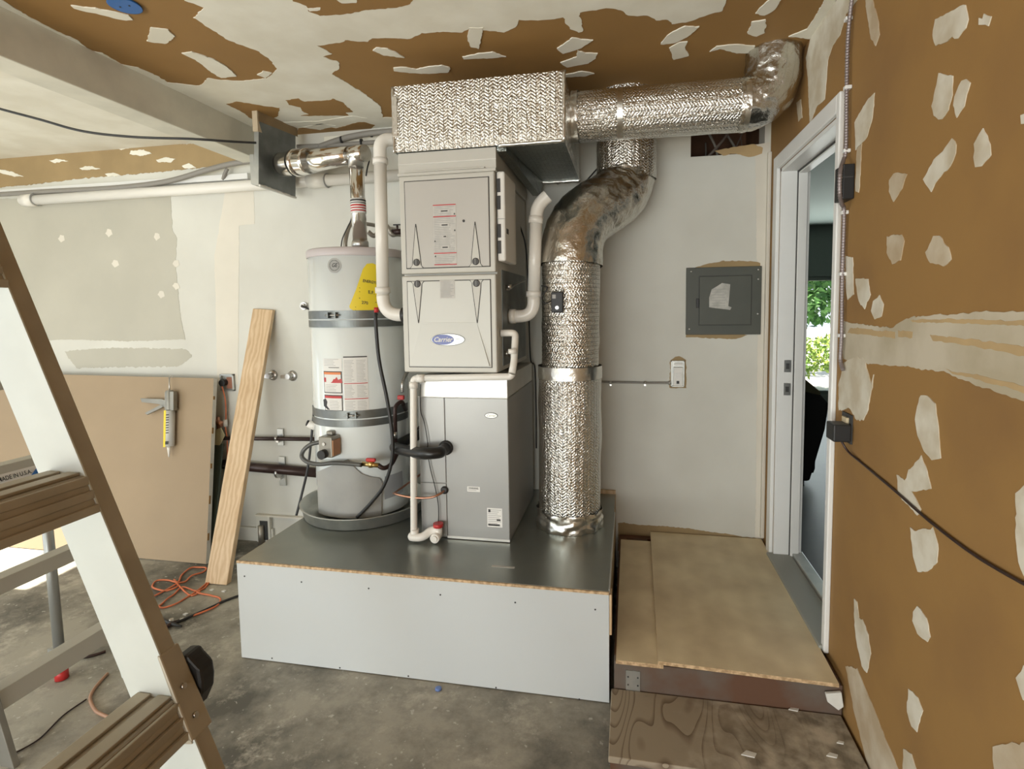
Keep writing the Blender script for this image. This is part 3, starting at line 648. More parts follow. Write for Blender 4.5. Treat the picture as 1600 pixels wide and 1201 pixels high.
p = aY(767.5, 649, KY); mb = MB(); ell(mb, p, .030, .0135, 0, KY, KY-.002); ell(mb, p, .0275, .011, 1, KY-.002, KY-.0026)
add_text(mb, 'Carrier', .014, lambda x, y: Vector((p.x+x, KY-.003, p.z+y)), 0, shear=.3)
lg = mb.build('logo_badge', ['ink', 'silverink'], pn)
def lines(mb, x0, x1, z1, z0, n, y, mi, h=.0016, jag=.3):
    for k in range(n):
        z = z1+(z0-z1)*(k+.5)/n; w = (x1-x0)*(1-jag*random.random())
        mb.box((x0, y, z-h/2), (x0+w, y-.0004, z+h/2), mi)
def label_y(name, u0, v0, u1, v1, y, parent, base='paperwhite', nl=8, extra=None):
    a = aY(u0, v0, y); b = aY(u1, v1, y); mb = MB(); mb.box((a.x, y, b.z), (b.x, y-.0006, a.z), 0)
    lines(mb, a.x+.004, b.x-.004, a.z-.004, b.z+.004, nl, y-.0006, 1, h=min(.0022, (a.z-b.z)/nl*.35))
    if extra: extra(mb, a, b)
    return mb.build(name, [base, 'inkgrey', 'ink', 'red', 'orangeink'], parent)
def bc(mb, a, b):
    mb.box((a.x+.004, KY-.0011, b.z+.006), (b.x-.012, KY-.0015, b.z+.014), 2); mb.box((a.x+.006, KY-.001, a.z-.02), (a.x+.016, KY-.0015, a.z-.006), 2); mb.box((b.x-.026, KY-.0011, b.z+.03), (b.x-.008, KY-.0015, b.z+.038), 2)
label_y('rating_label', 761, 793, 785, 824, KY-.0005, pn, nl=9, extra=bc)
def wn(mb, a, b): add_text(mb, '\u26a0 WARNING' if False else 'WARNING', .009, lambda x, y: Vector(((a.x+b.x)/2+x, KY-.0016, a.z-.007+y)), 2, bold=True)
label_y('warning_label', 730, 759.5, 750, 768.5, KY-.0005, pn, nl=3, extra=wn)

f = thing('furnace', ((FX0+FX1)/2, -.45, FZ0), 'grey metallic gas furnace with two front doors standing on the coil cabinet', 'furnace')
mb = MB(); mb.box((FX0, FYF+.03, FZ0), (FX1, -.11, FZ1)); mb.build('cabinet', 'furnedge', f, bev=.003)
zm = aY(700, 428, FYF).z
# doors: rim, inset face with grooves, triangular latch recesses, knobs
def door(name, z0, z1, tri_up, m):
    d = MB(); d.box((FX0, FYF, z0), (FX1, FYF+.03, z1)); o = d.build(name, 'furnedge', f, bev=.006)
    i = .024; x0, x1 = FX0+i, FX1-.022
    d = MB(); d.box((x0, FYF-.001, z0+.022), (x1, FYF+.002, z1-.022)); d.build('shadow_gap', 'groove', o, bev=.006)
    d = MB()
    if tri_up: d.box((x0+.004, FYF-.004, z0+.026), (x1-.004, FYF, z1-.026))
    else:       # the lower door has a raised centre that slopes out towards the bottom
        X0, X1, Z0, Z1 = x0+.004, x1-.004, z0+.026, z1-.026
        d.box((X0, FYF-.004, Z0), (X1, FYF, Z1))
        zt = Z0+(Z1-Z0)*.52
        for za, zb, ya, yb, xa, xb, xc, xd in ((Z0+.004, zt, -.012, -.0045, X0+.006, X1-.006, X0+.062, X1-.062),):
            d.hexa([(xa, FYF+ya, za), (xb, FYF+ya, za), (xb, FYF-.003, za), (xa, FYF-.003, za), (xc, FYF+yb, zb), (xd, FYF+yb, zb), (xd, FYF-.003, zb), (xc, FYF-.003, zb)])
    fc = d.build('door_face', m, o, bev=.004)
    return o, fc
od, of_ = door('upper_door', zm+.004, FZ1, True, 'furn')
ld, lf_ = door('lower_door', FZ0, zm-.004, False, 'furnlow')
def latch(cx, zb, zt, parent, knobz):
    yy = FYF-.0048
    d = MB(); w = .0275; ww = .019 ; sgn = 1 if zt > zb else -1
    out = [(cx-w-.004, zb), (cx-ww-.003, zb+sgn*.01), (cx-ww, zb+sgn*.045), (cx-.002, zt), (cx+.002, zt), (cx+ww, zb+sgn*.045), (cx+ww+.003, zb+sgn*.01), (cx+w+.004, zb)]
    d.prism([(x, yy, z) for x, z in out], (0, -.0008, 0)); g = d.build('recess_outline', 'groove', parent)
    ins = [(cx-w-.0005, zb-sgn*.001), (cx-ww+.0002, zb+sgn*.012), (cx-ww+.003, zb+sgn*.045), (cx-.0005, zt-sgn*.014), (cx+.0005, zt-sgn*.014), (cx+ww-.003, zb+sgn*.045), (cx+ww-.0002, zb+sgn*.012), (cx+w+.0005, zb-sgn*.001)]
    d = MB(); d.prism([(x, yy-.0005, z) for x, z in ins], (0, -.0012, 0)); d.build('latch_recess', 'furnedge', parent)
    d = MB(); d.lathe((cx, yy-.001, knobz), [(.0155, 0), (.0155, .003), (.013, .005)], 28, axis='Y'); k = d.build('knob', mat('dark_knob', (.06, .055, .05), .4) if 'dark_knob' not in bpy.data.materials else bpy.data.materials['dark_knob'], parent)
for u, vb, vt, kv in ((652, 418, 350, 410), (744, 417, 346.5, 408.5)):
    pb = aY(u, vb, FYF); pt = aY(u, vt, FYF); pk = aY(u, kv, FYF)
    latch(pb.x, zm+.004+.026, pt.z, od, pk.z)
for u, vt, vb, kv in ((653, 434, 504.5, 443.5), (745, 433, 504.5, 442.5)):
    pk = aY(u, kv, FYF); pt = aY(u, vb, FYF)
    latch(pk.x, zm-.004-.026, pt.z, ld, pk.z)
knm = bpy.data.materials['dark_knob']
for o in [q for q in bpy.data.objects if q.name.startswith('knob')]:
    c = Vector(); n = len(o.data.vertices)
    for v in o.data.vertices: c += v.co
    c = c/n+ORG[o]; d = MB(); d.box((c.x-.0028, c.y-.0045, c.z-.012), (c.x+.0028, c.y-.0015, c.z+.012)); s_ = d.build('knob_slot', mat('slot_grey', (.16, .155, .145), .4) if 'slot_grey' not in bpy.data.materials else bpy.data.materials['slot_grey'], o.parent)
def fl(mb, a, b):
    y = FYF-.0052
    for fr_ in (0.0, .19, .795, .985): z = a.z+(b.z-a.z)*fr_; mb.box((a.x, y, z-.002), (b.x, y-.0009, z+.002), 3)
    for fr_, w in ((.10, .5), (.33, .45), (.52, .2), (.70, .4)):
        z = a.z+(b.z-a.z)*fr_; cx = (a.x+b.x)/2; mb.box((cx-.05*w, y, z-.006), (cx+.05*w, y-.0008, z+.006), 0); mb.box((cx-.03*w, y-.0005, z-.0025), (cx+.03*w, y-.0011, z+.0025), 2)
    for fr_, s2 in ((.15, 1), (.42, 1), (.59, -1), (.84, -1)):
        z = a.z+(b.z-a.z)*fr_; cx = (b.x-.006) if s2 > 0 else (a.x+.006); mb.prism([(cx-.004, y-.0002, z-.004), (cx+.004, y-.0002, z-.004), (cx, y-.0002, z+.004)], (0, -.0008, 0), 2)
label_y('instruction_label', 676.5, 321, 714, 414, FYF-.0042, of_, 'paperold', 34, fl)
label_y('small_label', 687, 438, 711, 466, FYF-.0042, lf_, 'paperold', 12)
p = aY(724.5, 345, FYF-.004); mb = MB(); mb.lathe((p.x, FYF-.004, p.z), [(.0055, 0), (.0055, .0025), (.003, .0028)], 16, axis='Y'); mb.build('sight_glass', 'ink', of_)
# oval logo on the lower door
p = aY(699.5, 530.5, FYF-.01); lean = .0
mb = MB(); a_, b_ = .078, .027
def ely(z): return FYF-.0045-.0075*max(0, min(1, (zt0-z)/(zt0-FZ0)))-.0012
zt0 = FZ0+.026+(zm-.004-FZ0-.052)*.52
def ell2(mb, cx, cz, a, b, mi, off, n=44):
    mb.prism([(cx+a*math.cos(2*PI*k/n), ely(cz+b*math.sin(2*PI*k/n))-off, cz+b*math.sin(2*PI*k/n)) for k in range(n)], (0, -.0012, 0), mi)
ell2(mb, p.x, p.z, a_, b_, 0, .0); ell2(mb, p.x, p.z, a_-.002, b_-.002, 1, .0006)
ell2(mb, p.x-.022, p.z, .051, .0225, 2, .0011)
def lt(x, y): z = p.z+y; return Vector((p.x-.022+x, ely(z)-.003, z))
add_text(mb, 'Carrier', .030, lt, 3, shear=.3, bold=True, sx=.95)
for k in range(4): mb.box((p.x+.033+.004*k, ely(p.z)-.0018, p.z+.006-.005*k), (p.x+.052+.004*k, ely(p.z)-.0022, p.z+.008-.005*k), 1 if k != 1 else 4)
mb.build('logo_badge', ['ink', 'silverink', 'logoblue', 'paperwhite', 'inkgrey'], ld)
# top trim above the doors
mb = MB()
a = aY(622, 239, FYF); b = aY(775, 230, FYF)
mb.box((FX0-.002, FYF+.004, FZ1+.004), (FX1+.008, -.12, 2.182)); tc_ = mb.build('top_collar', 'furnedge', f, bev=.002)
mb = MB(); mb.box((FX0-.004, FYF-.004, FZ1-.001), (FX1+.008, FYF+.05, FZ1+.012)); mb.box((FX0+.03, FYF-.008, FZ1+.012), (FX1-.04, FYF+.006, FZ1+.018)); mb.build('drip_edge', 'furnedge', tc_, bev=.002)
mb = MB(); mb.box((FX0-.002, FYF+.000, 2.130), (FX1+.008, FYF+.006, 2.134)); mb.build('fold_line', 'galvbright', tc_)
# right-side: dark opening, brackets
mb = MB(); mb.box((FX1, FYF+.10, FZ0+.02), (FX1+.003, -.15, zm+.02)); mb.build('side_plate', 'galvdark', f)
# electronic air cleaner / filter box on the right side
fc = thing('junction_cover', (FX1+.04, -.7, 1.66), 'tall white vented side box on the right flank of the furnace', 'cover')
x0 = FX1+.004; x1 = FX1+.040
zt, zb = aY(783, 268, FYF+.03).z, aY(785, 408, FYF+.03).z
mb = MB(); mb.box((x0, FYF+.02, zb), (x1, FYF+.25, zt)); bx_ = mb.build('housing', 'white', fc, bev=.008)
mb = MB(); mb.box((x0+.001, FYF+.0185, (zb+zt)/2-.012), (x1-.001, FYF+.0205, (zb+zt)/2-.009)); mb.build('seam', 'inkgrey', bx_)
for v0, v1 in ((279, 300), (306, 327), (350, 371), (376, 396)):
    a = aY(776, v0, FYF+.02); b = aY(781, v1, FYF+.02); mb = MB(); mb.box((x0+.003, FYF+.0175, b.z), (x0+.017, FYF+.021, a.z)); mb.build('vent_slot', 'ink', fc)
mb = MB(); p = aX(793, 362, x1); mb.box((x1-.001, p.y-.02, p.z-.01), (x1+.001, p.y+.02, p.z+.012)); mb.build('latch_hole', 'ink', fc)

# foil wrapped plenum box above
pt_ = thing('supply_plenum', (-1.36, -.45, 2.18), 'large rectangular duct box wrapped in quilted silver foil above the furnace', 'duct box')
mb = MB()
bx0, bx1, bz0, bz1, by0, by1 = -1.728, -.985, 2.184, 2.462, -.805, -.10
# slightly pillowy wrap: subdivided faces
def pillow(mb, x0, x1, y0, y1, z0, z1, amp, mi_front, mi_side, mi_bot, mi_top):
    def grid(fn, nu, nv, mi, uvf=None):
        n = len(mb.v)
        for i in range(nu+1):
            for j in range(nv+1): mb.v.append(fn(i/nu, j/nv))
        for i in range(nu):
            for j in range(nv): mb.face([n+i*(nv+1)+j, n+(i+1)*(nv+1)+j, n+(i+1)*(nv+1)+j+1, n+i*(nv+1)+j+1], mi, True)
    def nz(p): return noise.noise(p*9)*amp+noise.noise(p*26)*amp*.5
    def e(a, b): return min(1, min(a, 1-a)*14)*min(1, min(b, 1-b)*8)
    def F(u, v): p = Vector((x0+(x1-x0)*u, y0, z0+(z1-z0)*v)); p.y -= (nz(p)+amp)*e(u, v); return p
    def Rr(u, v): p = Vector((x1, y0+(y1-y0)*u, z0+(z1-z0)*v)); p.x += (nz(p)+amp)*e(u, v); return p
    def Lf(u, v): p = Vector((x0, y1+(y0-y1)*u, z0+(z1-z0)*v)); p.x -= (nz(p)+amp)*e(u, v); return p
    def Bt(u, v): p = Vector((x0+(x1-x0)*u, y1+(y0-y1)*v, z0)); p.z -= (nz(p)+amp)*.3*e(u, v); return p
    def Tp(u, v): p = Vector((x0+(x1-x0)*u, y0+(y1-y0)*v, z1)); return p
    def Bk(u, v): return Vector((x1+(x0-x1)*u, y1, z0+(z1-z0)*v))
    grid(F, 90, 36, mi_front); grid(Rr, 40, 30, mi_side); grid(Lf, 40, 30, mi_side); grid(Bt, 60, 50, mi_bot); grid(Tp, 4, 4, mi_top); grid(Bk, 2, 2, mi_top)
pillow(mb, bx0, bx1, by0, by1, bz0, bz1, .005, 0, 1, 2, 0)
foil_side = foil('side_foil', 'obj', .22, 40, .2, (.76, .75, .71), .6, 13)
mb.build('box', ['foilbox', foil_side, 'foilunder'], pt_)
def tapeline(path, r=.011, m='foiltape', amp=.005):
    P = densify([Vector(p) for p in path], .012); mb = MB()
    mb.tube(P, r, 10, 0, True, rf=lambda L, a, i: amp*noise.noise(Vector((L*60, a*2, 3)))); return mb
mb = tapeline([(bx0, by0, bz0-.001), (bx0, by0, bz1)], .006); mb.build('corner_tape', 'foiltape', pt_)
mb = tapeline([(bx1, by0, bz0), (bx1, by0, bz1)], .008); mb.build('corner_tape', 'foiltape', pt_)
mb = tapeline([(FX1+.02, by0, bz0-.001), (bx1, by0, bz0)], .008); mb.build('corner_tape', 'foiltape', pt_)
mb = tapeline([(-1.21, by1-.005, bz0-.003), (bx1+.005, by1-.005, bz0-.003)], .010, amp=.008); mb.build('corner_tape', 'foiltape', pt_)
mb = MB(); p = aY(620, 165, by0); mb.box((bx0-.004, by0-.006, 2.25), (bx0+.020, by0-.002, 2.42)); mb.build('tape_strip', 'foiltape', pt_, bev=.001)
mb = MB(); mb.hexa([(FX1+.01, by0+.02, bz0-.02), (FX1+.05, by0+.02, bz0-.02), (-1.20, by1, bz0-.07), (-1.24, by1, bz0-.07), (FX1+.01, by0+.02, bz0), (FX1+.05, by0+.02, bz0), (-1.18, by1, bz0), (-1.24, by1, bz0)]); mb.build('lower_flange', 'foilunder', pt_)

# ------------------------------------------------------------------ round foil ducts
def wr(amp, sc=14): return lambda L, a, i: amp*noise.noise(Vector((L*sc, math.cos(a)*2, math.sin(a)*2)))
def crinkle(amp): return lambda L, a, i: amp*(noise.noise(Vector((L*22, math.cos(a)*3.2, math.sin(a)*3.2)))+.6*noise.noise(Vector((L*60, math.cos(a)*7, math.sin(a)*7+5))))
hy, hz, hr = -.51, 2.372, .110
d = thing('horizontal_round_duct', (-.6, hy, 2.26), 'horizontal round foil-wrapped duct running from the duct box to the right wall', 'duct')
mb = MB(); mb.tube(densify([Vector((bx1+.008, hy, hz)), Vector((-.765, hy, hz)), Vector((-.235, hy, hz-.004))], .02), hr, 72, 0, False, rf=wr(.002)); mb.build('duct_wrap', 'foiluv', d)
mb = MB(); mb.tube(densify([Vector((bx1+.005, hy, hz)), Vector((bx1+.035, hy, hz))], .006), hr+.004, 64, 0, False, rf=crinkle(.006)); mb.build('collar_tape', 'foiltape', d)
mb = MB(); mb.tube(densify([Vector((-.775, hy, hz)), Vector((-.750, hy, hz))], .006), hr+.0015, 64, 0, False, rf=crinkle(.002)); mb.build('seam_tape', 'foiltape', d)
ep = bend_path([(-.26, hy, hz-.004), (-.118, hy, hz-.004), (-.118, hy, CEIL+.01)], .135, 26)
mb = MB(); mb.tube(densify(ep, .012), .111, 72, 0, False, rf=crinkle(.007)); mb.build('elbow', 'foilcrumple', d)
mb = MB(); mb.tube(densify([Vector((-.245, hy, hz-.004)), Vector((-.222, hy, hz-.004))], .005), .113, 64, 0, False, rf=crinkle(.004)); mb.build('seam_tape', 'foiltape', d)

d = thing('return_air_duct', (-1.01, -.48, PZ), 'tall crooked round foil-wrapped duct rising from the platform to the ceiling', 'duct')
lowp = [Vector((-1.010, -.475, PZ+.03)), Vector((-1.003, -.475, 1.20))]
mb = MB(); mb.tube(densify(lowp, .02), .152, 80, 0, False, rf=wr(.006, 6)); mb.build('lower_wrap', 'foiluv', d)
mp_ = [Vector((-1.003, -.475, 1.17)), Vector((-.993, -.475, 1.74))]
ringf = lambda L, a, i: .0006*math.sin(L*2*PI/.0195)+.0045*noise.noise(Vector((L*14, math.cos(a)*2, math.sin(a)*2)))
mb = MB(); mb.tube(densify(mp_, .004), [.146-.012*k/150 for k in range(151)] if False else .138, 72, 0, False, rf=ringf); mb.build('ribbed_section', 'foilring', d)
mb = MB(); mb.tube(densify([Vector((-1.003, -.475, 1.165)), Vector((-1.003, -.475, 1.225))], .01), .1545, 72, 0, False, rf=crinkle(.002)); mb.build('seam_tape', 'foiltape', d)
ob = [(-.993, -.475, 1.70), (-.985, -.455, 1.90), (-.745, -.180, 2.09), (-.738, -.170, 2.21)]
op = bend_path(ob, [.14, .13], 20)
mb = MB(); mb.tube(densify(op, .012), .147, 80, 0, False, rf=crinkle(.006)); mb.build('offset_elbow', 'foilcrumple', d)
mb = MB(); mb.tube(densify([Vector((-.738, -.170, 2.15)), Vector((-.738, -.170, CEIL))], .012), .151, 80, 0, False, rf=crinkle(.004)); mb.build('upper_section', 'foiluv', d)
mb = MB(); mb.tube(densify([Vector((-1.010, -.475, PZ+.001)), Vector((-1.010, -.475, PZ+.03)), Vector((-1.010, -.475, PZ+.09))], .006), [.168]*5+[.155]*11 if False else .160, 72, 0, False, rf=crinkle(.012)); mb.build('base_collar', 'foiltape', d)
# control box on the duct
t = thing('thermostat_controller', (-1.03, -.64, 1.52), 'small black control box with wires on the front of the tall foil duct', 'control box')
a = aY(861, 456, -.63); b = aY(880, 488, -.63)
mb = MB(); mb.box((a.x, -.635, b.z), (b.x, -.595, a.z)); bd = mb.build('housing', 'blackgloss', t, bev=.004)
mb = MB(); mb.box((a.x+.006, -.637, a.z-.03), (a.x+.022, -.634, a.z-.012)); mb.build('terminal', 'inkgrey', bd)
mb = MB(); mb.lathe(((a.x+b.x)/2, -.635, b.z+.022), [(.008, 0), (.008, .003)], 16, axis='Y'); mb.build('screw', 'steel', bd)
mb = MB(); mb.tube(smooth_path([(a.x, -.62, a.z-.04), (a.x-.03, -.63, a.z-.05), (a.x-.045, -.60, a.z-.02), (a.x-.02, -.60, a.z+.02), (a.x-.05, -.59, a.z+.03)], 6), .003, 8); mb.build('wire', 'black', bd)

# ------------------------------------------------------------------ PVC pipes
def pipe(mb, pts, r, rad, seg=22, mi=0, n=10, cap=True): mb.tube(bend_path(pts, rad, n), r, seg, mi, cap); return mb
def ring(mb, a, b, r, mi=0, seg=24): mb.cyl(a, b, r, seg, mi)
R1 = .028
pv = thing('pvc_intake_pipe', (-1.82, -.75, 1.5), 'white plastic pipe rising with elbows at both ends left of the furnace', 'pipe')
xb = -1.829
mb = MB(); mb.tube([(xb, -.75, 1.56), (xb+.008, -.75, 2.19)], R1, 28); mb.build('pipe', 'pvc', pv)
mb = MB(); pipe(mb, [(xb, -.75, 1.57), (xb, -.75, 1.478), (FX0-.01, -.75, 1.478)], R1+.001, .085, 28); ring(mb, (xb, -.75, 1.578), (xb, -.75, 1.605), R1+.006); mb.build('elbow', 'pvc', pv)
mb = MB(); pipe(mb, [(xb+.008, -.75, 2.18), (xb+.008, -.75, 2.265), (xb+.06, -.705, 2.272)], R1+.001, .05, 28, cap=False); ring(mb, (xb+.008, -.75, 2.155), (xb+.008, -.75, 2.18), R1+.006); mb.build('elbow', 'pvc', pv)
mb = MB(); mb.tube([(FX0-.022, -.75, 1.478), (FX0-.001, -.75, 1.478)], .034, 24); mb.build('rubber_grommet', 'black', pv)

pv = thing('pvc_exhaust_pipe', (-1.15, -.55, 1.46), 'white plastic pipe with angled top between the furnace and the tall foil duct', 'pipe')
yb = -.56; xr_ = aY(834, 480, yb).x
mb = MB(); mb.tube([(xr_, yb, 1.56), (aY(838, 340, yb).x, yb, 1.93)], .029, 28); mb.build('pipe', 'pvc', pv)
mb = MB(); pipe(mb, [(aY(838, 345, yb).x, yb, 1.92), (aY(839, 318, yb).x, yb, 1.975), (aY(856, 307, yb).x, yb-.0, 2.015)], .0305, .045, 28, cap=False); ring(mb, (aY(837, 350, yb).x, yb, 1.893), (aY(838, 340, yb).x, yb, 1.925), .034); mb.build('elbow', 'pvc', pv)
zc = aY(800, 494, yb).z
mb = MB(); pipe(mb, [(xr_, yb, 1.56), (xr_, yb, zc), (aY(793, 494, yb).x, yb, zc)], .030, .07, 28); ring(mb, (xr_, yb, 1.555), (xr_, yb, 1.58), .035); ring(mb, (aY(797, 494, yb).x, yb, zc), (aY(806, 494, yb).x, yb, zc), .034); mb.build('elbow', 'pvc', pv)
xa = FX1+.001; xbb = aY(795, 494, yb).x
mb = MB(); mb.cyl((xa, yb, zc), (xbb, yb, zc), .031); cp = mb.build('rubber_coupling', 'black', pv)
for k in (.35, .72):
    xx = xa+(xbb-xa)*k; mb = MB(); mb.cyl((xx-.006, yb, zc), (xx+.006, yb, zc), .0345); mb.cyl((xx-.004, yb-.01, zc+.04), (xx+.004, yb-.01, zc+.04), .007, 10); mb.build('hose_clamp', 'steel', cp)

pv = thing('pvc_wall_pipe', (-3.8, -.05, 2.25), 'long white plastic pipe running high along the back wall, capped at its left end', 'pipe')
mb = MB(); mb.tube([(-4.70, -.045, 2.275), (-1.72, -.045, 2.285)], .033, 26); mb.build('pipe', 'pvc', pv)
mb = MB(); ring(mb, (-4.75, -.045, 2.275), (-4.655, -.045, 2.275), .042); mb.lathe((-4.75, -.045, 2.275), [(.042, 0), (.030, .02), (.0, .026)], 24, axis='X'); mb.build('end_cap', 'pvc', pv)
mb = MB(); ring(mb, (-2.62, -.045, 2.283), (-2.50, -.045, 2.283), .042); mb.build('coupling', 'pvc', pv)
for x in (-4.654, -2.502): mb = MB(); ring(mb, (x, -.045, 2.28), (x+.004, -.045, 2.28), .0425); mb.build('joint_line', 'inkgrey', pv)

# condensate drain
cy = KY-.055
pv = thing('condensate_drain', (-1.6, cy, .47), 'thin white plastic drain pipe with a trap in front of the coil cabinet', 'pipe')
r3 = .0155
ptop = aY(640, 593, cy); pR = aY(800, 590, cy); pU = aY(801, 522, cy); pL = aY(790, 521, cy)
mb = MB(); pipe(mb, [(FX1+.004, cy+.06, pL.z), (pU.x, cy+.06, pL.z+.0), (pU.x, cy+.02, pU.z-.12), (pR.x, cy, aY(800, 583, cy).z)], r3, .02, 16); pipe(mb, [(pR.x, cy, aY(800, 584, cy).z), (pR.x-.004, cy, aY(790, 588, cy).z), (aY(650, 591, cy).x, cy, aY(650, 591, cy).z)], r3, .012, 16)
mb.build('upper_run', 'pvc', pv)
pb_ = aY(647, 835, cy)
mb = MB(); pipe(mb, [(aY(650, 591, cy).x+.01, cy, aY(650, 591, cy).z), (aY(646, 591, cy).x, cy, aY(646, 591, cy).z), (pb_.x, cy, pb_.z+.03), (pb_.x, cy, pb_.z-.005)], r3, .02, 18); mb.build('vertical_run', 'pvc', pv)
for q, dd in ((aY(646, 596, cy), .03), (aY(648, 826, cy), .03), (aY(801, 545, cy), .02)):
    mb = MB(); mb.cyl((q.x, cy, q.z-dd), (q.x, cy, q.z), r3+.004, 20); mb.build('fitting', 'pvc', pv)
mb = MB(); mb.cyl((aY(652, 591, cy).x, cy, aY(652, 591, cy).z), (aY(664, 591, cy).x, cy, aY(664, 591, cy).z), r3+.003, 20); mb.build('fitting', 'pvc', pv)
mb = MB(); zt_ = PZ+.024
q1 = aY(640, 838, cy); q2 = aY(668, 836, cy)
pipe(mb, [(pb_.x, cy, pb_.z), (q1.x+.004, cy-.01, zt_), (aY(662, 837, cy).x, cy-.01, zt_+.002), (aY(672, 826, cy).x, cy+.02, zt_+.03), (aY(684, 826, cy).x, cy+.02, zt_+.03)], r3+.003, .025, 18); mb.build('trap', 'pvc', pv)
qs = aY(681, 835, cy)
mb = MB(); mb.cyl((qs.x, cy-.02, zt_+.004), (qs.x, cy+.03, zt_+.004), .021, 24); mb.cyl((qs.x, cy-.022, zt_+.004), (qs.x, cy-.026, zt_+.004), .014, 20); mb.cyl((qs.x+.006, cy+.018, zt_), (qs.x+.006, cy+.018, zt_+.045), .018, 20); mb.build('tee', 'pvc', pv)
mb = MB(); mb.cyl((qs.x+.006, cy+.018, zt_+.045), (qs.x+.006, cy+.018, zt_+.062), .023, 24); mb.build('red_cap', 'red', pv)
mb = MB(); w0 = aY(657, 612, KY-.012)
mb.tube(smooth_path([aY(u, v, KY-.014) for u, v in ((657,600),(657,640),(663,660),(668,690),(668,705),(672,730),(680,762),(685,790),(685,815))], 5), .0022, 8); o = mb.build('float_switch_wire', 'black'); tag(o, 'thin black wire hanging down the left panel of the coil cabinet', 'wire')

# insulated suction line and copper liquid line
mb = MB(); a = aY(697, 699, KY)
P = smooth_path([a+Vector((0, .0, 0)), a+Vector((-.005, -.05, -.004)), aY(684, 707, KY-.085), aY(660, 708, KY-.09), aY(632, 703, -.72), aY(618, 697, -.60), (-1.775, -.45, .86), (-1.74, -.30, .84), (-1.72, -.02, .80)], 8)
mb.tube(P, .026, 22, rf=lambda L, a_, i: .0015*noise.noise(Vector((L*50, a_, 0)))); sl = mb.build('refrigerant_line', 'foam'); tag(sl, 'thick black foam-insulated pipe entering the coil cabinet', 'pipe')
mb = MB(); mb.lathe((a.x, KY-.001, a.z), [(.034, 0), (.034, .006), (.028, .010)], 28, axis='Y'); o = mb.build('grommet', 'black', None); o.parent = sl; o.location = o.location-sl.location
a = aY(695, 765, KY)
mb = MB(); mb.tube(smooth_path([a, a+Vector((-.01, -.03, -.008)), aY(672, 777, KY-.05), aY(645, 777, KY-.06), aY(617, 771, KY-.03), aY(622, 766, -.62), (-1.77, -.45, .66), (-1.73, -.2, .70), (-1.72, -.02, .70)], 7), .0052, 12)
cl_ = mb.build('copper_line', 'copper'); tag(cl_, 'bare copper tube curving into the lower part of the coil cabinet', 'pipe')
mb = MB(); mb.lathe((a.x, KY-.001, a.z), [(.018, 0), (.018, .006), (.010, .010)], 24, axis='Y'); o = mb.build('grommet', 'black', None); o.parent = cl_; o.location = o.location-cl_.location

# gas valve hoses and small things right of the furnace
t = thing('flexible_conduit', (-1.2, -.3, 1.6), 'thin white flexible conduit looping out of the right side of the furnace', 'conduit')
mb = MB(); mb.tube(smooth_path([(FX1+.003, -.62, aY(781, 451, -.62).z), aY(795, 452, -.6), aY(806, 444, -.55), aY(822, 437, -.45)], 8), .005, 10); mb.build('hose', 'steel', t)
mb = MB(); p = aY(783, 448, -.62); mb.cyl((FX1+.003, -.62, p.z), (FX1+.03, -.62, p.z), .011, 12); mb.build('connector', 'steel', t)
mb = MB(); p = aY(786, 552, -.66); mb.cyl((FX1+.003, -.66, p.z), (FX1+.02, -.66, p.z), .013, 14); mb.cyl((FX1+.02, -.66, p.z), (FX1+.045, -.66, p.z), .018, 6); o = mb.build('gas_union', 'steel'); tag(o, 'small steel pipe fitting on the lower right flank of the furnace', 'fitting')
mb = MB(); mb.tube(densify(smooth_path([aY(800, 300, -.3), aY(810, 345, -.25), aY(822, 390, -.2), aY(826, 480, -.2), aY(829, 560, -.06), aY(836, 580, -.03), aY(838, 700, -.03)], 8), .02), .004, 8); o = mb.build('black_wire', 'black'); tag(o, 'black wire hanging behind the white pipe right of the furnace', 'wire')
mb = MB(); mb.tube([aY(905, 295, -.12), aY(945, 250, -.04)], .004, 8); o = mb.build('hanger_rod', 'black'); tag(o, 'thin dark rod slanting between the duct box and the tall foil duct', 'rod')

# ------------------------------------------------------------------ water heater, pan, straps, flue
HXc, HYc, HR = -2.115, -.44, .243
zb0 = PZ+.03
t = thing('water_heater', (HXc, HYc, zb0), 'white cylindrical gas water heater with yellow energy label beside the furnace', 'water heater')
mb = MB(); mb.lathe((HXc, HYc, 0), [(HR-.012, zb0), (HR-.004, zb0+.01), (HR-.004, zb0+.13), (HR, zb0+.135), (HR, 1.775)], 96); tk = mb.build('tank', 'tank', t)
mb = MB(); mb.lathe((HXc, HYc, 0), [(HR+.002, 1.765), (HR+.004, 1.768), (HR+.004, 1.798), (HR-.004, 1.806), (HR-.05, 1.81), (0, 1.812)], 96); mb.build('top_cap', 'tankring', t)
def tang(u, v, r=HR):
    """point where the view through a pixel meets the tank -> (angle, z)"""
    d_ = r2*((u-CX0)/FPX) - u2*((v-CY0)/FPX) + fwd
    ox, oy = CAM.x-HXc, CAM.y-HYc; A = d_.x**2+d_.y**2; B = 2*(ox*d_.x+oy*d_.y); C_ = ox*ox+oy*oy-r*r
    D = B*B-4*A*C_; tt = (-B-math.sqrt(max(D, 0)))/(2*A); p = CAM+d_*tt
    return math.atan2(p.y-HYc, p.x-HXc), p.z
def cylp(an, z, off=0): return Vector((HXc+(HR+off)*math.cos(an), HYc+(HR+off)*math.sin(an), z))
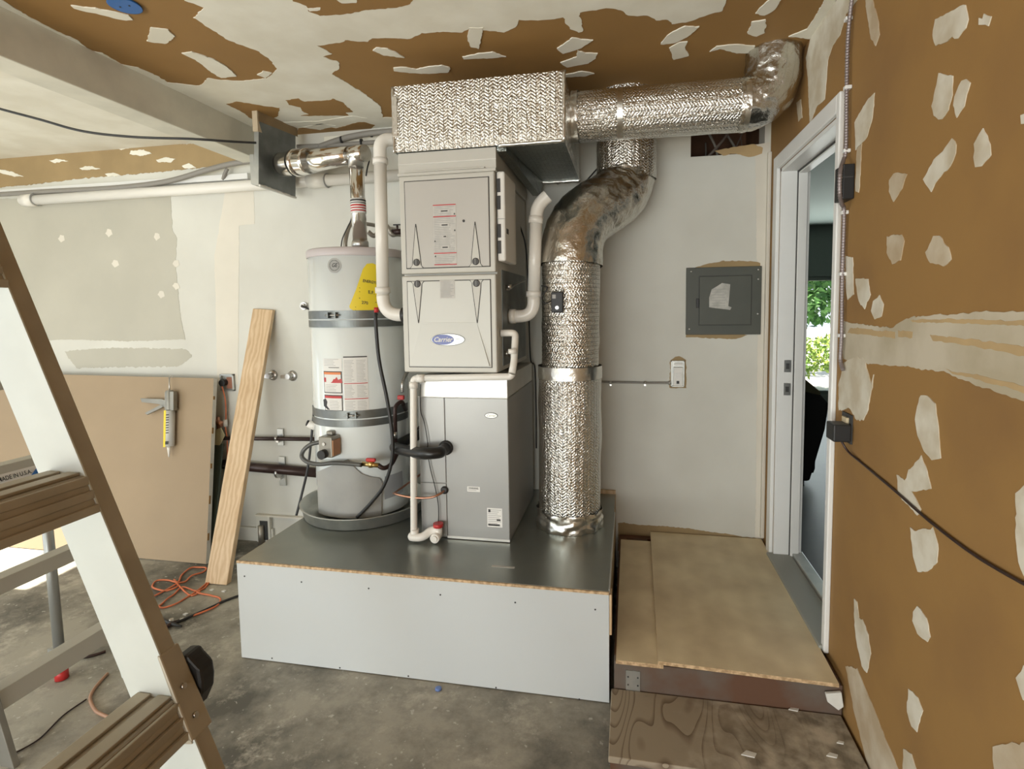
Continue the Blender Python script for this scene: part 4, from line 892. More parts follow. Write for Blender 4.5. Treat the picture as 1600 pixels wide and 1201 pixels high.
def curved(mb, a0, a1, z0, z1, off, mi, n=None):
    n = n or max(2, int(abs(a1-a0)/.06)); k = len(mb.v)
    for i in range(n+1):
        an = a0+(a1-a0)*i/n; mb.v += [cylp(an, z0, off), cylp(an, z1, off)]
    for i in range(n): mb.face([k+2*i, k+2*i+2, k+2*i+3, k+2*i+1], mi, True)
def curved_poly(mb, pts, off, mi):
    k = len(mb.v); P3 = [Vector((a*HR, z, 0)) for a, z in pts]
    xs = [q.x for q in P3]; lo_, hi_ = min(xs), max(xs); n = max(1, int((hi_-lo_)/.008))
    def clip(poly, x, sgn):
        out = []
        for i in range(len(poly)):
            A_, B_ = poly[i], poly[(i+1) % len(poly)]; da, db = sgn*(A_.x-x), sgn*(B_.x-x)
            if da >= 0: out.append(A_)
            if (da > 0 and db < 0) or (da < 0 and db > 0): out.append(A_.lerp(B_, da/(da-db)))
        return out
    for j in range(n):
        x0_, x1_ = lo_+(hi_-lo_)*j/n, lo_+(hi_-lo_)*(j+1)/n
        Q = clip(clip(P3, x0_, 1), x1_, -1)
        if len(Q) < 3: continue
        k = len(mb.v); mb.v += [cylp(q.x/HR, q.y, off) for q in Q]; mb.face(range(k, k+len(Q)), mi)
def clines(mb, a0, a1, z1, z0, n, off, mi, h=.0016, jag=.35):
    for k in range(n):
        z = z1+(z0-z1)*(k+.5)/n; e = a1-(a1-a0)*jag*random.random(); curved(mb, a0, e, z-h/2, z+h/2, off, mi)
# round monogram badge
an, z = tang(522.5, 414.5)
mb = MB()
def disc(r0, r1, off, mi, n=40):
    k = len(mb.v)
    for i in range(n):
        c_, s_ = math.cos(2*PI*i/n), math.sin(2*PI*i/n); mb.v += [cylp(an+r0*c_/HR, z+r0*s_, off), cylp(an+r1*c_/HR, z+r1*s_, off)]
    for i in range(n):
        j = (i+1) % n; mb.face([k+2*i, k+2*i+1, k+2*j+1, k+2*j], mi)
disc(0.0001, .035, .0015, 0); disc(.024, .0255, .002, 1)
for q in range(8):   # ornamental curls between ring and letters
    th = q*PI/4+.39; k = len(mb.v)
    for i in range(7):
        tt = i/6; rr = .018+.006*math.sin(tt*PI); a2 = th-.28+.56*tt
        mb.v += [cylp(an+rr*math.cos(a2)/HR, z+rr*math.sin(a2), .0021), cylp(an+(rr+.0016)*math.cos(a2)/HR, z+(rr+.0016)*math.sin(a2), .0021)]
    for i in range(6): mb.face([k+2*i, k+2*i+1, k+2*i+3, k+2*i+2], 1)
add_text(mb, 'GE', .026, lambda x, y: cylp(an+x/HR, z+y, .0022), 1, shear=.25, bold=True, sx=.85)
mb.build('logo_badge', [mat('grey_badge', (.34, .34, .32), .5), 'ink'], tk)
# yellow energy label, tilted, partly behind the pipe
mb = MB(); cs = [tang(u, v) for u, v in ((573,412),(582,411),(592,416),(607,424),(607,440),(596,494),(575,493),(560,489),(547,482),(546,478),(556,453),(567,420))]
curved_poly(mb, cs, .0022, 0)
aE, zE = tang(564, 438); th = -.16
add_text(mb, 'ENERGYGUIDE', .019, lambda x, y: cylp(aE+((x+.062)*math.cos(th)-y*math.sin(th))/HR, zE+(x+.062)*math.sin(th)+y*math.cos(th), .003), 1, bold=True, sx=.85)
for v, n in ((450,1),(456,1),(466,1),(480,1),(485,1)):
    a0, z0 = tang(561 if v < 470 else 555, v); a1, z1 = tang(588, v+7); k = len(mb.v)
    mb.v += [cylp(a0, z0, .003), cylp(a1, z1, .003), cylp(a1, z1+.0035, .003), cylp(a0, z0+.0035, .003)]; mb.face([k, k+1, k+2, k+3], 1 if v in (466,) else 2)
for (u, v, w, txt) in ((580, 457, .022, 'E.F.'), (570, 473, .020, '\u00b7270'.replace('\u00b7', ''))):
    a0, z0 = tang(u, v); add_text(mb, txt, w, lambda x, y: cylp(a0+x/HR, z0+y-x*.16, .003), 1, bold=True)
mb.build('energy_label', ['yellow', 'ink', mat('dark_yellow_ink', (.35, .26, .02), .6)], tk)
# white instruction stickers with warning panels
mb = MB()
a0, z1 = tang(505, 560); a1, _ = tang(534, 560); _, z0 = tang(520, 648)
curved(mb, a0, a1, z0, z1, .001, 0)
b0, y1 = tang(535.5, 557); b1, _ = tang(574, 557); _, y0 = tang(555, 650)
curved(mb, b0, b1, y0, y1, .001, 0)
def zz(v): return tang(522, v)[1]
clines(mb, a0+.03, a1-.06, zz(560), zz(572), 5, .0018, 1); curved(mb, a0+.14, a1-.06, zz(574.6), zz(573.6), .0018, 2)
for v0, v1, mi in ((580, 614, 4), (617, 642, 3)):
    curved(mb, a0+.005, a1-.01, zz(v1), zz(v0), .0018, 2); curved(mb, a0+.02, a1-.03, zz(v1-1.3), zz(v0+1.3), .0022, 0); curved(mb, a0+.02, a1-.03, zz(v0+5), zz(v0+1.3), .0026, mi)
# flame / spill pictogram and figure
ac = (a0+a1)/2
curved_poly(mb, [(ac-.04, zz(598)), (ac+.22, zz(598)), (ac+.20, zz(591)), (ac+.13, zz(593)), (ac+.10, zz(588.5)), (ac+.06, zz(592)), (ac+.03, zz(592)), (ac, zz(596))], .0028, 3)
curved(mb, ac-.20, ac-.15, zz(597), zz(590), .0028, 3); clines(mb, a0+.06, a1-.08, zz(600), zz(612), 5, .0028, 1)
curved_poly(mb, [(ac-.25, zz(625)), (ac-.18, zz(623)), (ac-.14, zz(628)), (ac-.16, zz(634)), (ac-.08, zz(640)), (ac-.14, zz(640)), (ac-.24, zz(635))], .0028, 2)
clines(mb, ac-.08, a1-.07, zz(625), zz(640), 6, .0028, 1)
curved(mb, a0, a1-.01, zz(648), zz(643.5), .0022, 4)
curved(mb, b0+.01, b1-.01, zz(558.6), zz(556.8), .0018, 2)
for v in (599, 623): curved(mb, b0+.01, b1-.01, zz(v+.6), zz(v-.6), .0018, 3)
for (va, vb, n) in ((562, 597, 15), (601, 621, 9), (626, 650, 10)):
    bm_ = (b0+b1)/2; clines(mb, b0+.02, bm_-.02, zz(va), zz(vb), n, .0018, 1); clines(mb, bm_+.02, b1-.02, zz(va), zz(vb), n, .0018, 1)
mb.build('instruction_stickers', ['paperwhite', 'inkgrey', 'ink', 'red', 'orangeink'], tk)
# grey vinyl cover and side sticker at the foot of the tank
mb = MB()
cs = [tang(u, v) for u, v in ((497.5,737),(545,716),(555,730),(565,739),(578,744),(592,746),(596,752),(595,806),(560,808),(520,806),(500,800))]
curved_poly(mb, cs, .008, 0); mb.build('burner_cover', 'blanket', t)
mb = MB(); cs = [tang(u, v) for u, v in ((601,744),(628,735),(630,768),(601,780))]; curved_poly(mb, cs, .001, 0); mb.build('grey_sticker', mat('blue_grey_sticker', (.36, .38, .40), .5), tk)
# gas control valve
p = Vector(cylp(*tang(524, 692))); nrm = Vector((p.x-HXc, p.y-HYc, 0)).normalized(); tg = Vector((-nrm.y, nrm.x, 0))
RR = Matrix((tg, nrm, Vector((0, 0, 1)))).transposed()
def lbox(mb, c, a, b, mi=0):
    k = len(mb.v); mb.box(a, b, mi)
    for i in range(k, k+8): mb.v[i] = c + tg*mb.v[i].x + nrm*mb.v[i].y + Vector((0, 0, mb.v[i].z))
mb = MB(); lbox(mb, p, (-.045, 0, -.055), (.03, .07, .045)); lbox(mb, p, (-.03, -.01, .045), (.005, .03, .065)); gv = mb.build('gas_valve', mat('valve_casting', (.30, .285, .25), .4, .5), t, bev=.006)
kc = p+nrm*.07+tg*(-.012)+Vector((0, 0, -.035)); mb = MB(); mb.tube([kc, kc+nrm*.028], .022, 24); mb.build('control_knob', 'black', gv)
kc = p+nrm*.07+tg*(-.012)+Vector((0, 0, .012)); mb = MB(); mb.tube([kc, kc+nrm*.006], .008, 14); mb.build('reset_button', 'steel', gv)
mb = MB(); lbox(mb, p, (.025, .01, -.045), (.035, .066, .03)); mb.build('rating_tag', mat('rust_tag', (.42, .20, .09), .5), gv)
# drain valve and relief port on the left
mb = MB(); q0 = cylp(PI+.25, .78); 
qa = aY(496, 657, HYc+.0); mb.tube([Vector((HXc-HR+.01, HYc-.05, qa.z-.03)), Vector((qa.x-.01, HYc-.07, qa.z))], .020, 18); mb.build('relief_pipe', 'pvc', t)
mb = MB(); mb.cyl((qa.x-.008, HYc-.071, qa.z+.0), (qa.x-.016, HYc-.073, qa.z+.003), .016, 18); mb.build('pipe_mouth', 'ink', t)

# pan
mb = MB(); mb.lathe((HXc, HYc, 0), [(0.001, PZ+.003), (.300, PZ+.003), (.302, PZ+.001), (.310, PZ+.004), (.322, PZ+.058), (.330, PZ+.060), (.330, PZ+.064), (.318, PZ+.062), (.306, PZ+.009), (0.001, PZ+.007)], 96)
o = mb.build('drain_pan', 'galv'); tag(o, 'round galvanised drain pan under the white water heater', 'pan')
mb = MB(); mb.lathe((HXc, HYc, 0), [(.19, PZ+.008), (.19, zb0-.001)], 48); o = mb.build('heater_stand', 'galvdark'); tag(o, 'dark base ring between the drain pan and the water heater', 'stand')

# seismic straps
def strap(name, z, u, label):
    t = thing(name, (HXc, HYc, z), label, 'strap')
    mb = MB(); n = 60
    for zc_, tilt in ((z+.030, .0), (z-.014, .0)):
        a0 = -PI*1.06; a1 = .12; k = len(mb.v)
        for i in range(n+1):
            an = a0+(a1-a0)*i/n; h = .020 if zc_ > z else .017
            dz = -.000
            for off in (.0025, .0042): mb.v += [cylp(an, zc_-h+dz, off), cylp(an, zc_+h+dz, off)]
        for i in range(n):
            q = k+4*i; mb.face([q+2, q+6, q+7, q+3], 0); mb.face([q, q+1, q+5, q+4], 0, True); mb.face([q+1, q+3, q+7, q+5], 0); mb.face([q, q+4, q+6, q+2], 0)
    mb.build('band', 'galvdark', t)
    for uu in u:
        an_, z_ = tang(uu, 500); mb = MB(); c = cylp(an_, z+.028, .004); nr = Vector((math.cos(an_), math.sin(an_), 0)); tt = Vector((-nr.y, nr.x, 0))
        for s_ in (-1, 1):
            k = len(mb.v); mb.box((-.003, 0, -.014), (.003, .022, .014))
            for i in range(k, k+8): mb.v[i] = c+tt*(mb.v[i].x+s_*.02)+nr*mb.v[i].y+Vector((0, 0, mb.v[i].z))
        mb.build('buckle_tab', 'galvdark', t)
        mb = MB(); mb.cyl(c+nr*.013-tt*.036, c+nr*.013+tt*.036, .0035, 10); mb.build('bolt', 'steel', t)
strap('heater_strap', 1.452, (522,), 'upper steel earthquake strap around the water heater, below the yellow label')
strap('heater_strap', .965, (545,), 'lower steel earthquake strap around the water heater, below the instruction stickers')

# flue pipe and cold/hot connectors
fl_ = thing('flue_pipe', (-2.10, -.42, 1.81), 'shiny single-wall vent pipe rising from the water heater to the steel box', 'vent pipe')
q0, q1 = aY(563, 385, HYc), aY(556, 246, HYc)
mb = MB(); mb.lathe((q0.x, HYc, 0), [(.043, 1.812), (.043, 1.85), (.040, 1.862)], 36); dh = mb.build('draft_hood', 'steel', fl_)
mb = MB(); mb.tube([(q0.x, HYc, 1.85), (q1.x, HYc, 2.285)], .037, 36); vp = mb.build('vertical_pipe', 'chrome', fl_)
za, zb_ = aY(560, 311, HYc).z, aY(560, 334, HYc).z
def vx(z): return q0.x+(q1.x-q0.x)*(z-1.85)/(2.285-1.85)
mb = MB(); mb.tube([(vx(zb_), HYc, zb_), (vx(za), HYc, za)], .0385, 36, 0)
mb.build('label_band', 'paperwhite', vp)
mb = MB()
for k, (v, h) in enumerate(((314, .004), (318, .002), (322, .004), (326, .003), (330, .003))): z_ = aY(560, v, HYc).z; mb.tube([(vx(z_-h), HYc, z_-h), (vx(z_+h), HYc, z_+h)], .039, 36, 0 if k in (0, 1) else 1)
mb.build('label_print', ['ink', 'red'], vp)
mb = MB(); mb.tube([(vx(2.24), HYc, 2.235), (q1.x, HYc, 2.30), (q1.x, HYc, 2.33)], [.0395, .0395, .030], 36); mb.build('dark_elbow_ring', 'steel', fl_)
# horizontal flue toward the steel box
gy = -.30
g0 = Vector((q1.x, HYc, 2.30)); g1 = aY(440, 258, -.28)
dirn = (g1-g0)
mb = MB(); mb.tube([g0-dirn*.12, g0, g0+dirn*.1], .042, 36); mb.build('tee', 'chrome', fl_)
mb = MB(); mb.tube([g0+dirn*.08, g0+dirn*.45, g0+dirn*.62], [.044, .056, .066], 40); mb.build('reducer', 'chrome', fl_)
mb = MB(); mb.tube(densify([g0+dirn*.60, g0+dirn*.98], .02), .068, 40, rf=wr(.001)); mb.build('horizontal_pipe', 'chrome', fl_)
mb = MB(); mb.tube([g0+dirn*.74, g0+dirn*.80], .074, 40); mb.build('joint_band', 'chrome', fl_)
# steel box fixed under the ceiling at the end of the beam
vb = thing('vent_housing', (-2.78, -.2, 2.15), 'dark galvanised steel box hung at the end of the ceiling beam', 'vent box')
A = at(402, 190, 'X', -2.80); 
c0 = aY(402, 222, -.52); c1 = aY(398, 290, -.52); c2 = aY(462, 310, -.12); c3 = aY(462, 210, -.12)
def fp_(u, v, y): return aY(u, v, y)
P8 = [fp_(404, 289, -.40), fp_(462, 309, -.12), fp_(462, 212, -.12), fp_(404, 189, -.40)]
nrm_ = (P8[1]-P8[0]).cross(P8[3]-P8[0]).normalized()
if nrm_.dot(CAM-P8[0]) < 0: nrm_ = -nrm_
mb = MB(); mb.prism(P8, nrm_*-.012); pf = mb.build('face_plate', 'galvdark', vb, bev=.002)
dd = Vector((-.055, -.0, 0)); Q8 = [P8[0], P8[3], P8[3]+dd, P8[0]+dd]
mb = MB(); mb.hexa([P8[0]+Vector((0, .0, 0)), P8[0]+dd*.5, P8[0]+dd*.5+Vector((0, .30, 0)), P8[0]+Vector((0, .30, 0)), P8[3], P8[3]+dd*.5, P8[3]+dd*.5+Vector((0, .30, 0)), P8[3]+Vector((0, .30, 0))]); mb.build('side_plate', 'galv', vb)
mb = MB(); mb.box((P8[0].x-.055, -.39, P8[0].z+.01), (P8[0].x-.028, -.12, P8[0].z+.17)); mb.build('side_bracket', 'galv', vb, bev=.002)
mb = MB(); a_ = P8[3]-Vector((.028, 0, .0)); mb.box((P8[3].x-.03, -.41, CEIL-.11), (P8[3].x, -.36, CEIL-.002)); mb.build('wood_cleat', 'mudthin', vb)
mb = MB(); mb.hexa([P8[3]+Vector((0, .0, 0)), P8[3]+Vector((0, .02, 0)), P8[2]+Vector((0, .02, 0)), P8[2], Vector((P8[3].x, P8[3].y, CEIL-.002)), Vector((P8[3].x, P8[3].y+.02, CEIL-.002)), Vector((P8[2].x, P8[2].y+.02, CEIL-.002)), Vector((P8[2].x, P8[2].y, CEIL-.002))]); mb.build('wood_blocking', 'osb', vb)
mb = MB(); mb.box((P8[0].x, P8[0].y+.001, P8[0].z-.008), (P8[0].x+.01, P8[0].y+.01, P8[0].z+.002))
mb.tube(densify([P8[0]+Vector((.005, 0, 0)), P8[1]], .01), .006, 8, rf=crinkle(.006)); mb.build('torn_edge', 'gyp', vb)
# hot and cold water connectors
def hose(name, pts, r, m, label, cat='hose', n=8, seg=12, cor=0, grp=None):
    mb = MB(); P = densify(smooth_path(pts, n), .012 if not cor else .003)
    mb.tube(P, r, seg, 0, True, rf=(lambda L, a_, i: cor*math.sin(L*2*PI/.012)) if cor else None)
    o = mb.build(name, m); return tag(o, label, cat, grp)
ck = aY(541, 375, HYc+.05)
hose('water_connector', [(ck.x-.005, HYc+.05, 1.812), (ck.x-.005, HYc+.05, 1.87), aY(547, 352, -.3), aY(560, 348, -.25), (-2.10, -.06, 1.98), (-2.10, -.0, 1.98)], .011, 'braid', 'short braided metal connector curving up from the left of the heater top', 'hose')
hose('copper_sensor_tube', [aY(533, 385, -.40), aY(536, 370, -.38), aY(549, 342, -.36), aY(549, 330, -.36)], .003, 'ink', 'thin dark tube rising beside the shiny vent pipe', 'tube')
hose('cold_water_connector', [aY(575, 362, -.3), aY(586, 368, -.28), aY(602, 352, -.26), aY(612, 366, -.25), aY(624, 366, -.2), (-1.90, -.0, 1.93)], .013, 'braid', 'dark braided connector arching behind the white pipe toward the furnace', 'hose')
vt = thing('shutoff_valve', (-1.93, -.25, 1.9), 'small dark gate valve behind the top left corner of the furnace', 'valve')
mb = MB(); p = aY(621, 362, -.24); mb.cyl(p-Vector((.03, 0, .0)), p+Vector((.03, 0, 0)), .016, 14); mb.cyl(p, p+Vector((0, 0, .04)), .006, 10); mb.build('body', 'iron', vt)
mb = MB(); mb.box((p.x-.022, p.y-.006, p.z+.035), (p.x+.02, p.y+.006, p.z+.041)); mb.build('handle', 'black', vt)
# hoses in front of the heater
hose('overflow_hose', [aY(588, 490, -.70), aY(587, 500, -.71), aY(592, 560, -.71), aY(605, 625, -.71), aY(613, 680, -.71), aY(612, 720, -.71), aY(600, 758, -.71), aY(580, 785, -.70), aY(558, 808, -.69)], .0085, 'black', 'long black hose hanging down the front of the water heater into the pan')
mb = MB(); p = aY(588, 484, -.70); mb.cyl(p-Vector((0, 0, .012)), p+Vector((0, 0, .012)), .011, 14); o = mb.build('hose_fitting', 'red'); tag(o, 'small red-brown fitting at the top of the long black hose', 'fitting')
hose('relief_hose', [aY(489, 478, -.03)+Vector((0, -.12, 0)), aY(493, 488, -.155), aY(496, 500, -.17), aY(497, 540, -.2), aY(494, 600, -.25), aY(487, 680, -.3), aY(481, 730, -.34), aY(472, 770, -.36), aY(463, 805, -.40)], .007, 'black', 'black hose hanging from the wall spigot left of the water heater')
wt = thing('wall_spigot', (-2.65, -.02, 1.5), 'grey pipe stub on the wall left of the water heater top', 'spigot')
mb = MB(); p = aY(489, 478, -.03); mb.cyl((p.x, 0, p.z), (p.x, -.14, p.z), .014, 14); mb.build('stub', 'braid', wt)
mb = MB(); mb.cyl((p.x, -.10, p.z), (p.x, -.13, p.z), .024, 8); mb.build('nut', 'steel', wt)
# gas hose loop with red valve
gh = thing('gas_connector', (-2.3, -.68, .8), 'grey flexible gas line looping round the heater front to a red valve', 'gas line')
mb = MB(); mb.tube(densify(smooth_path([aY(509, 692, -.66), aY(498, 691, -.67), aY(484, 695, -.68), aY(474, 704, -.69), aY(472, 714, -.69), aY(482, 722, -.70), aY(500, 725, -.71), aY(525, 723, -.72), aY(565, 726, -.72)], 8), .01), .0105, 14); mb.build('flex_line', mat('grey_coated_line', (.10, .10, .095), .4, .3), gh)
mb = MB(); p = aY(580, 725, -.71); mb.cyl(p-Vector((.045, 0, 0)), p+Vector((.04, 0, -.004)), .012, 8); mb.lathe(p-Vector((0, .0, 0)), [(.014, -.014), (.017, 0), (.014, .014)], 16); mb.build('valve_body', 'brass', gh)
mb = MB(); mb.box((p.x-.026, p.y-.008, p.z+.012), (p.x+.024, p.y+.008, p.z+.03)); mb.build('red_handle', 'red', gh, bev=.006)
mb = MB(); mb.tube(densify(smooth_path([p+Vector((.035, 0, -.003)), aY(600, 731, -.70), aY(612, 724, -.66), aY(622, 705, -.60), aY(632, 692, -.5), (-1.80, -.3, .9), (-1.78, -.0, .92)], 7), .01), .011, 14); mb.build('rear_line', 'iron', gh)
gp = thing('gas_riser', (-1.85, -.45, .9), 'dark gas pipe with elbow and red valve right of the water heater', 'gas pipe')
mb = MB(); pipe(mb, [aY(618, 690, -.62), aY(617, 634, -.62), aY(628, 626, -.58), aY(634, 640, -.5)], .010, .03, 14); mb.build('riser', 'iron', gp)
mb = MB(); p = aY(617, 678, -.62); mb.cyl(p-Vector((0, 0, .02)), p+Vector((0, 0, .012)), .014, 8); mb.build('union', 'steel', gp)
mb = MB(); p = aY(627, 621, -.58); mb.box(p-Vector((.018, .01, .01)), p+Vector((.015, .01, .012))); mb.build('red_handle', 'red', gp, bev=.004)
mb = MB(); mb.tube(densify(smooth_path([aY(629, 612, -.56), aY(629, 598, -.56), aY(634, 585, -.5), aY(640, 575, -.4)], 6), .003), .008, 12, rf=lambda L, a_, i: .0015*math.sin(L*2*PI/.010)); mb.build('corrugated_hose', 'steel', gp)

# ------------------------------------------------------------------ on the back wall, left half
def wallpipe(name, v0, u0, v1, u1, r, label):
    a, b = aY(u0, v0, -.045), aY(u1, v1, -.045); t = thing(name, ((a.x+b.x)/2, -.045, a.z), label, 'pipe')
    mb = MB(); mb.tube([a, b], r, 20); mb.build('pipe', 'iron', t); return t
p1 = wallpipe('gas_wall_pipe', 684, 310, 686, 505, .0125, 'thin dark iron pipe along the back wall, upper of the two behind the plank')
p2 = wallpipe('drain_wall_pipe', 722, 310, 739, 503, .030, 'thick dark iron pipe along the back wall, lower of the two behind the plank')
for (u, v, par, hh) in ((440, 682, p1, .055), (443, 735, p2, .095)):
    p = aY(u, v, 0); mb = MB()
    mb.box((p.x-.022, -.016, p.z-hh), (p.x+.022, -.001, p.z+hh)); br = mb.build('strut_bracket', 'galv', par, bev=.002)
    mb = MB(); r_ = .016 if par is p1 else .034
    mb.tube([Vector((p.x-.012, -.045, p.z)), Vector((p.x+.004, -.045, p.z))], r_, 20); mb.box((p.x-.010, -.045, p.z-r_-.012), (p.x+.006, -.016, p.z-r_+.003)); mb.build('pipe_clamp', 'steel', br)
for u, v, lab in ((420, 587, 'chrome pipe stub on the back wall just right of the leaning plank'), (451, 588, 'chrome pipe stub on the back wall near the water heater')):
    p = aY(u, v, -.04); t = thing('supply_stub', (p.x, -.03, p.z-.02), lab, 'pipe stub')
    mb = MB(); mb.lathe((p.x, -.001, p.z), [(.034, 0), (.030, .008), (.018, .012)], 24, axis='Y'); mb.build('escutcheon', 'steel', t)
    mb = MB(); mb.cyl((p.x, -.01, p.z), (p.x, -.055, p.z), .017, 18); mb.box((p.x-.055, -.045, p.z-.012), (p.x-.01, -.03, p.z+.008)); mb.build('valve', 'steel', t)
ob_ = thing('outlet_box', aY(357, 597, 0), 'open metal wall box with an orange cord plugged in, left of the plank', 'electrical box')
a, b = aY(346, 584, -.002), aY(368, 610, -.002)
mb = MB()
for q in (((a.x, -.02, b.z), (a.x+.008, -.001, a.z)), ((b.x-.008, -.02, b.z), (b.x, -.001, a.z)), ((a.x, -.02, a.z-.008), (b.x, -.001, a.z)), ((a.x, -.02, b.z), (b.x, -.001, b.z+.008))): mb.box(*q)
mb.box((a.x, -.006, b.z), (b.x, -.001, a.z)); mb.build('box', 'galv', ob_, bev=.001)
mb = MB(); mb.box(((a.x+b.x)/2-.005, -.012, b.z+.015), (b.x-.012, -.006, a.z-.02)); mb.build('receptacle', mat('rusty_plate', (.30, .13, .08), .6), ob_)
mb = MB(); mb.cyl((a.x+.032, -.006, (a.z+b.z)/2), (a.x+.032, -.045, (a.z+b.z)/2), .022, 18); pgp = mb.build('plug', 'black', ob_, bev=.002)
hose('orange_cord', [(a.x+.032, -.04, (a.z+b.z)/2-.02), aY(352, 625, -.03), aY(353, 650, -.03), aY(352, 665, -.035), aY(355, 690, -.04), aY(354, 730, -.06), aY(340, 800, -.1), aY(332, 850, -.2), aY(326, 880, -.33)], .0042, 'orange', 'orange cord hanging from the wall box between the drywall sheet and plank', 'cord')
mb = MB(); p = aY(352, 660, -.035); mb.cyl(p-Vector((0, 0, .025)), p+Vector((0, 0, .02)), .013, 14); o = mb.build('cord_connector', 'pvc'); tag(o, 'pale plug connector on the orange cord under the wall box', 'connector')
vt2 = thing('yellow_tag_valve', aY(340, 690, 0), 'pipe valve with a cream tag half hidden behind the drywall sheet edge', 'valve')
mb = MB(); a = aY(343, 658, -.05); mb.cyl(a+Vector((-.03, 0, .0)), a+Vector((.02, 0, -.02)), .018, 14); mb.cyl(a+Vector((-.01, 0, -.05)), a+Vector((-.01, 0, .03)), .010, 12); mb.build('valve_body', 'copper', vt2)
mb = MB(); mb.prism([aY(335, 672, -.07), aY(345, 668, -.07), aY(351, 680, -.07), aY(340, 702, -.07), aY(333, 704, -.07)], (0, .004, 0)); mb.build('tag', mat('cream_tag', (.66, .60, .38), .6), vt2)
# drain recess low on the wall and base moulding
dc = thing('drain_recess', aY(415, 830, 0), 'small dark pipe niche at the foot of the wall behind the plank', 'niche')
a, b = aY(404, 803, -.001), aY(412, 836, -.001)
mb = MB(); mb.box((a.x, -.03, 0.001), (a.x+.10, -.001, a.z)); mb.build('surround', 'wallwhite', dc, bev=.003)
mb = MB(); mb.box((a.x+.03, -.034, .02), (a.x+.085, -.029, a.z-.03)); mb.build('opening', 'ink', dc)
mb = MB(); mb.cyl((a.x+.045, -.045, 0.0), (a.x+.045, -.045, .12), .018, 14); mb.build('pipe_stub', 'braid', dc)
mb = MB(); p = aY(400, 804, -.02); mb.box((p.x, -.03, p.z-.006), (-2.39, -.001, p.z+.004)); mb.build('trim_6', 'wallcream', kind='structure')
mb = MB(); mb.box((-3.3, -.02, .0), (-3.0, -.001, .09)); mb.build('baseboard_back', 'wallwhite', kind='structure', bev=.003)

# cables high on the wall
hose('grey_cable_bundle', [(-5.3, -.05, 2.325), (-4.6, -.05, 2.325), (-4.0, -.055, 2.318), (-3.6, -.06, 2.335), (-3.3, -.07, 2.385), (-3.1, -.08, 2.41), (-2.9, -.09, 2.415)], .016, 'cable', 'grey cable bundle along the top of the back wall left of the steel box', 'cable')
hose('grey_cable_end', [(-3.17, -.05, 2.39), (-3.19, -.05, 2.36), (-3.22, -.03, 2.335)], .011, 'cable', 'short grey cable branch dropping to the wall pipe', 'cable')
t = thing('ceiling_cables', (-2.1, -.1, 2.45), 'two grey cables tied together high on the wall between steel box and duct box', 'cable')
P1 = smooth_path([aY(500, 229, -.05), aY(525, 220, -.06), aY(550, 213, -.07), aY(580, 208, -.08), aY(625, 204, -.1)], 8)
P2 = smooth_path([aY(465, 229, -.04), aY(520, 227, -.05), aY(560, 224, -.06), aY(600, 221, -.08), aY(625, 216, -.1)], 8)
mb = MB(); mb.tube(P1, .017, 12); mb.build('cable', 'cable', t); mb = MB(); mb.tube(P2, .013, 12); mb.build('cable', 'cable', t)
for u, v in ((534, 218), (580, 209), (565, 222)): p = aY(u, v, -.07); mb = MB(); mb.tube([p-Vector((.004, 0, 0)), p+Vector((.004, 0, 0))], .0195, 14); mb.build('cable_tie', 'black', t)
hose('black_ceiling_wire', [aY(-40, 158, -.9), aY(0, 170, -.88), aY(60, 186, -.86), aY(130, 205, -.82), aY(210, 214, -.75), aY(300, 217, -.65), aY(360, 221, -.55), aY(400, 223, -.45)], .006, 'black', 'thin black wire sagging under the ceiling from the left to the steel box', 'wire')
mb = MB(); p = aY(574, 232, -.2); mb.tube(densify(smooth_path([aY(568, 230, -.2), aY(576, 236, -.2), aY(577, 250, -.22), aY(574, 262, -.22), aY(572, 275, -.22)], 6), .01), .004, 8); o = mb.build('hanger_wire', 'black'); tag(o, 'short black wire hook beside the vent pipe elbow', 'wire')

# round ceiling box with blue cover
t = thing('ceiling_junction_box', aZ(195, 6, CEIL), 'round blue plastic electrical box in the ceiling at the top left', 'electrical box')
p = aZ(195, 6, CEIL)
mb = MB(); mb.lathe((p.x, p.y, 0), [(.048, CEIL+.0), (.052, CEIL-.008), (.049, CEIL-.008)], 36); mb.build('rim', 'blue', t)
mb = MB(); mb.lathe((p.x, p.y, 0), [(.047, CEIL-.004), (.047, CEIL-.007), (0.0005, CEIL-.007)], 36); mb.build('box_interior', 'blue', t)
for sx in (-.02, .018): mb = MB(); mb.cyl((p.x+sx, p.y, CEIL-.010), (p.x+sx, p.y, CEIL-.006), .003, 8); mb.build('screw', 'ink', t)

# wires inside the wall opening
for i, (x0, x1, z0, z1, r) in enumerate(((-.36, -.14, 2.27, 2.52, .008), (-.30, -.22, 2.52, 2.25, .007), (-.24, -.08, 2.25, 2.50, .004), (-.17, -.10, 2.50, 2.26, .007), (-.12, -.08, 2.27, 2.50, .003), (-.33, -.27, 2.25, 2.48, .005))):
    hose('bay_cable', [(x0, .2+.04*i, z0), ((x0+x1)/2+.02, .17+.04*i, (z0+z1)/2), (x1, .22+.04*i, z1)], r, ('foamwire', 'cable')[i % 2], ('leftmost thick brown cable in the dark opening at the top right of the back wall', 'grey cable leaning left in the dark opening above the back wall', 'long thin brown cable across the middle of the dark wall opening', 'grey cable leaning left in the right half of the dark wall opening', 'thinnest cable at the right end of the dark wall opening', 'thin grey cable at the left end of the dark wall opening')[i], 'cable', grp='loose cables in the wall opening')

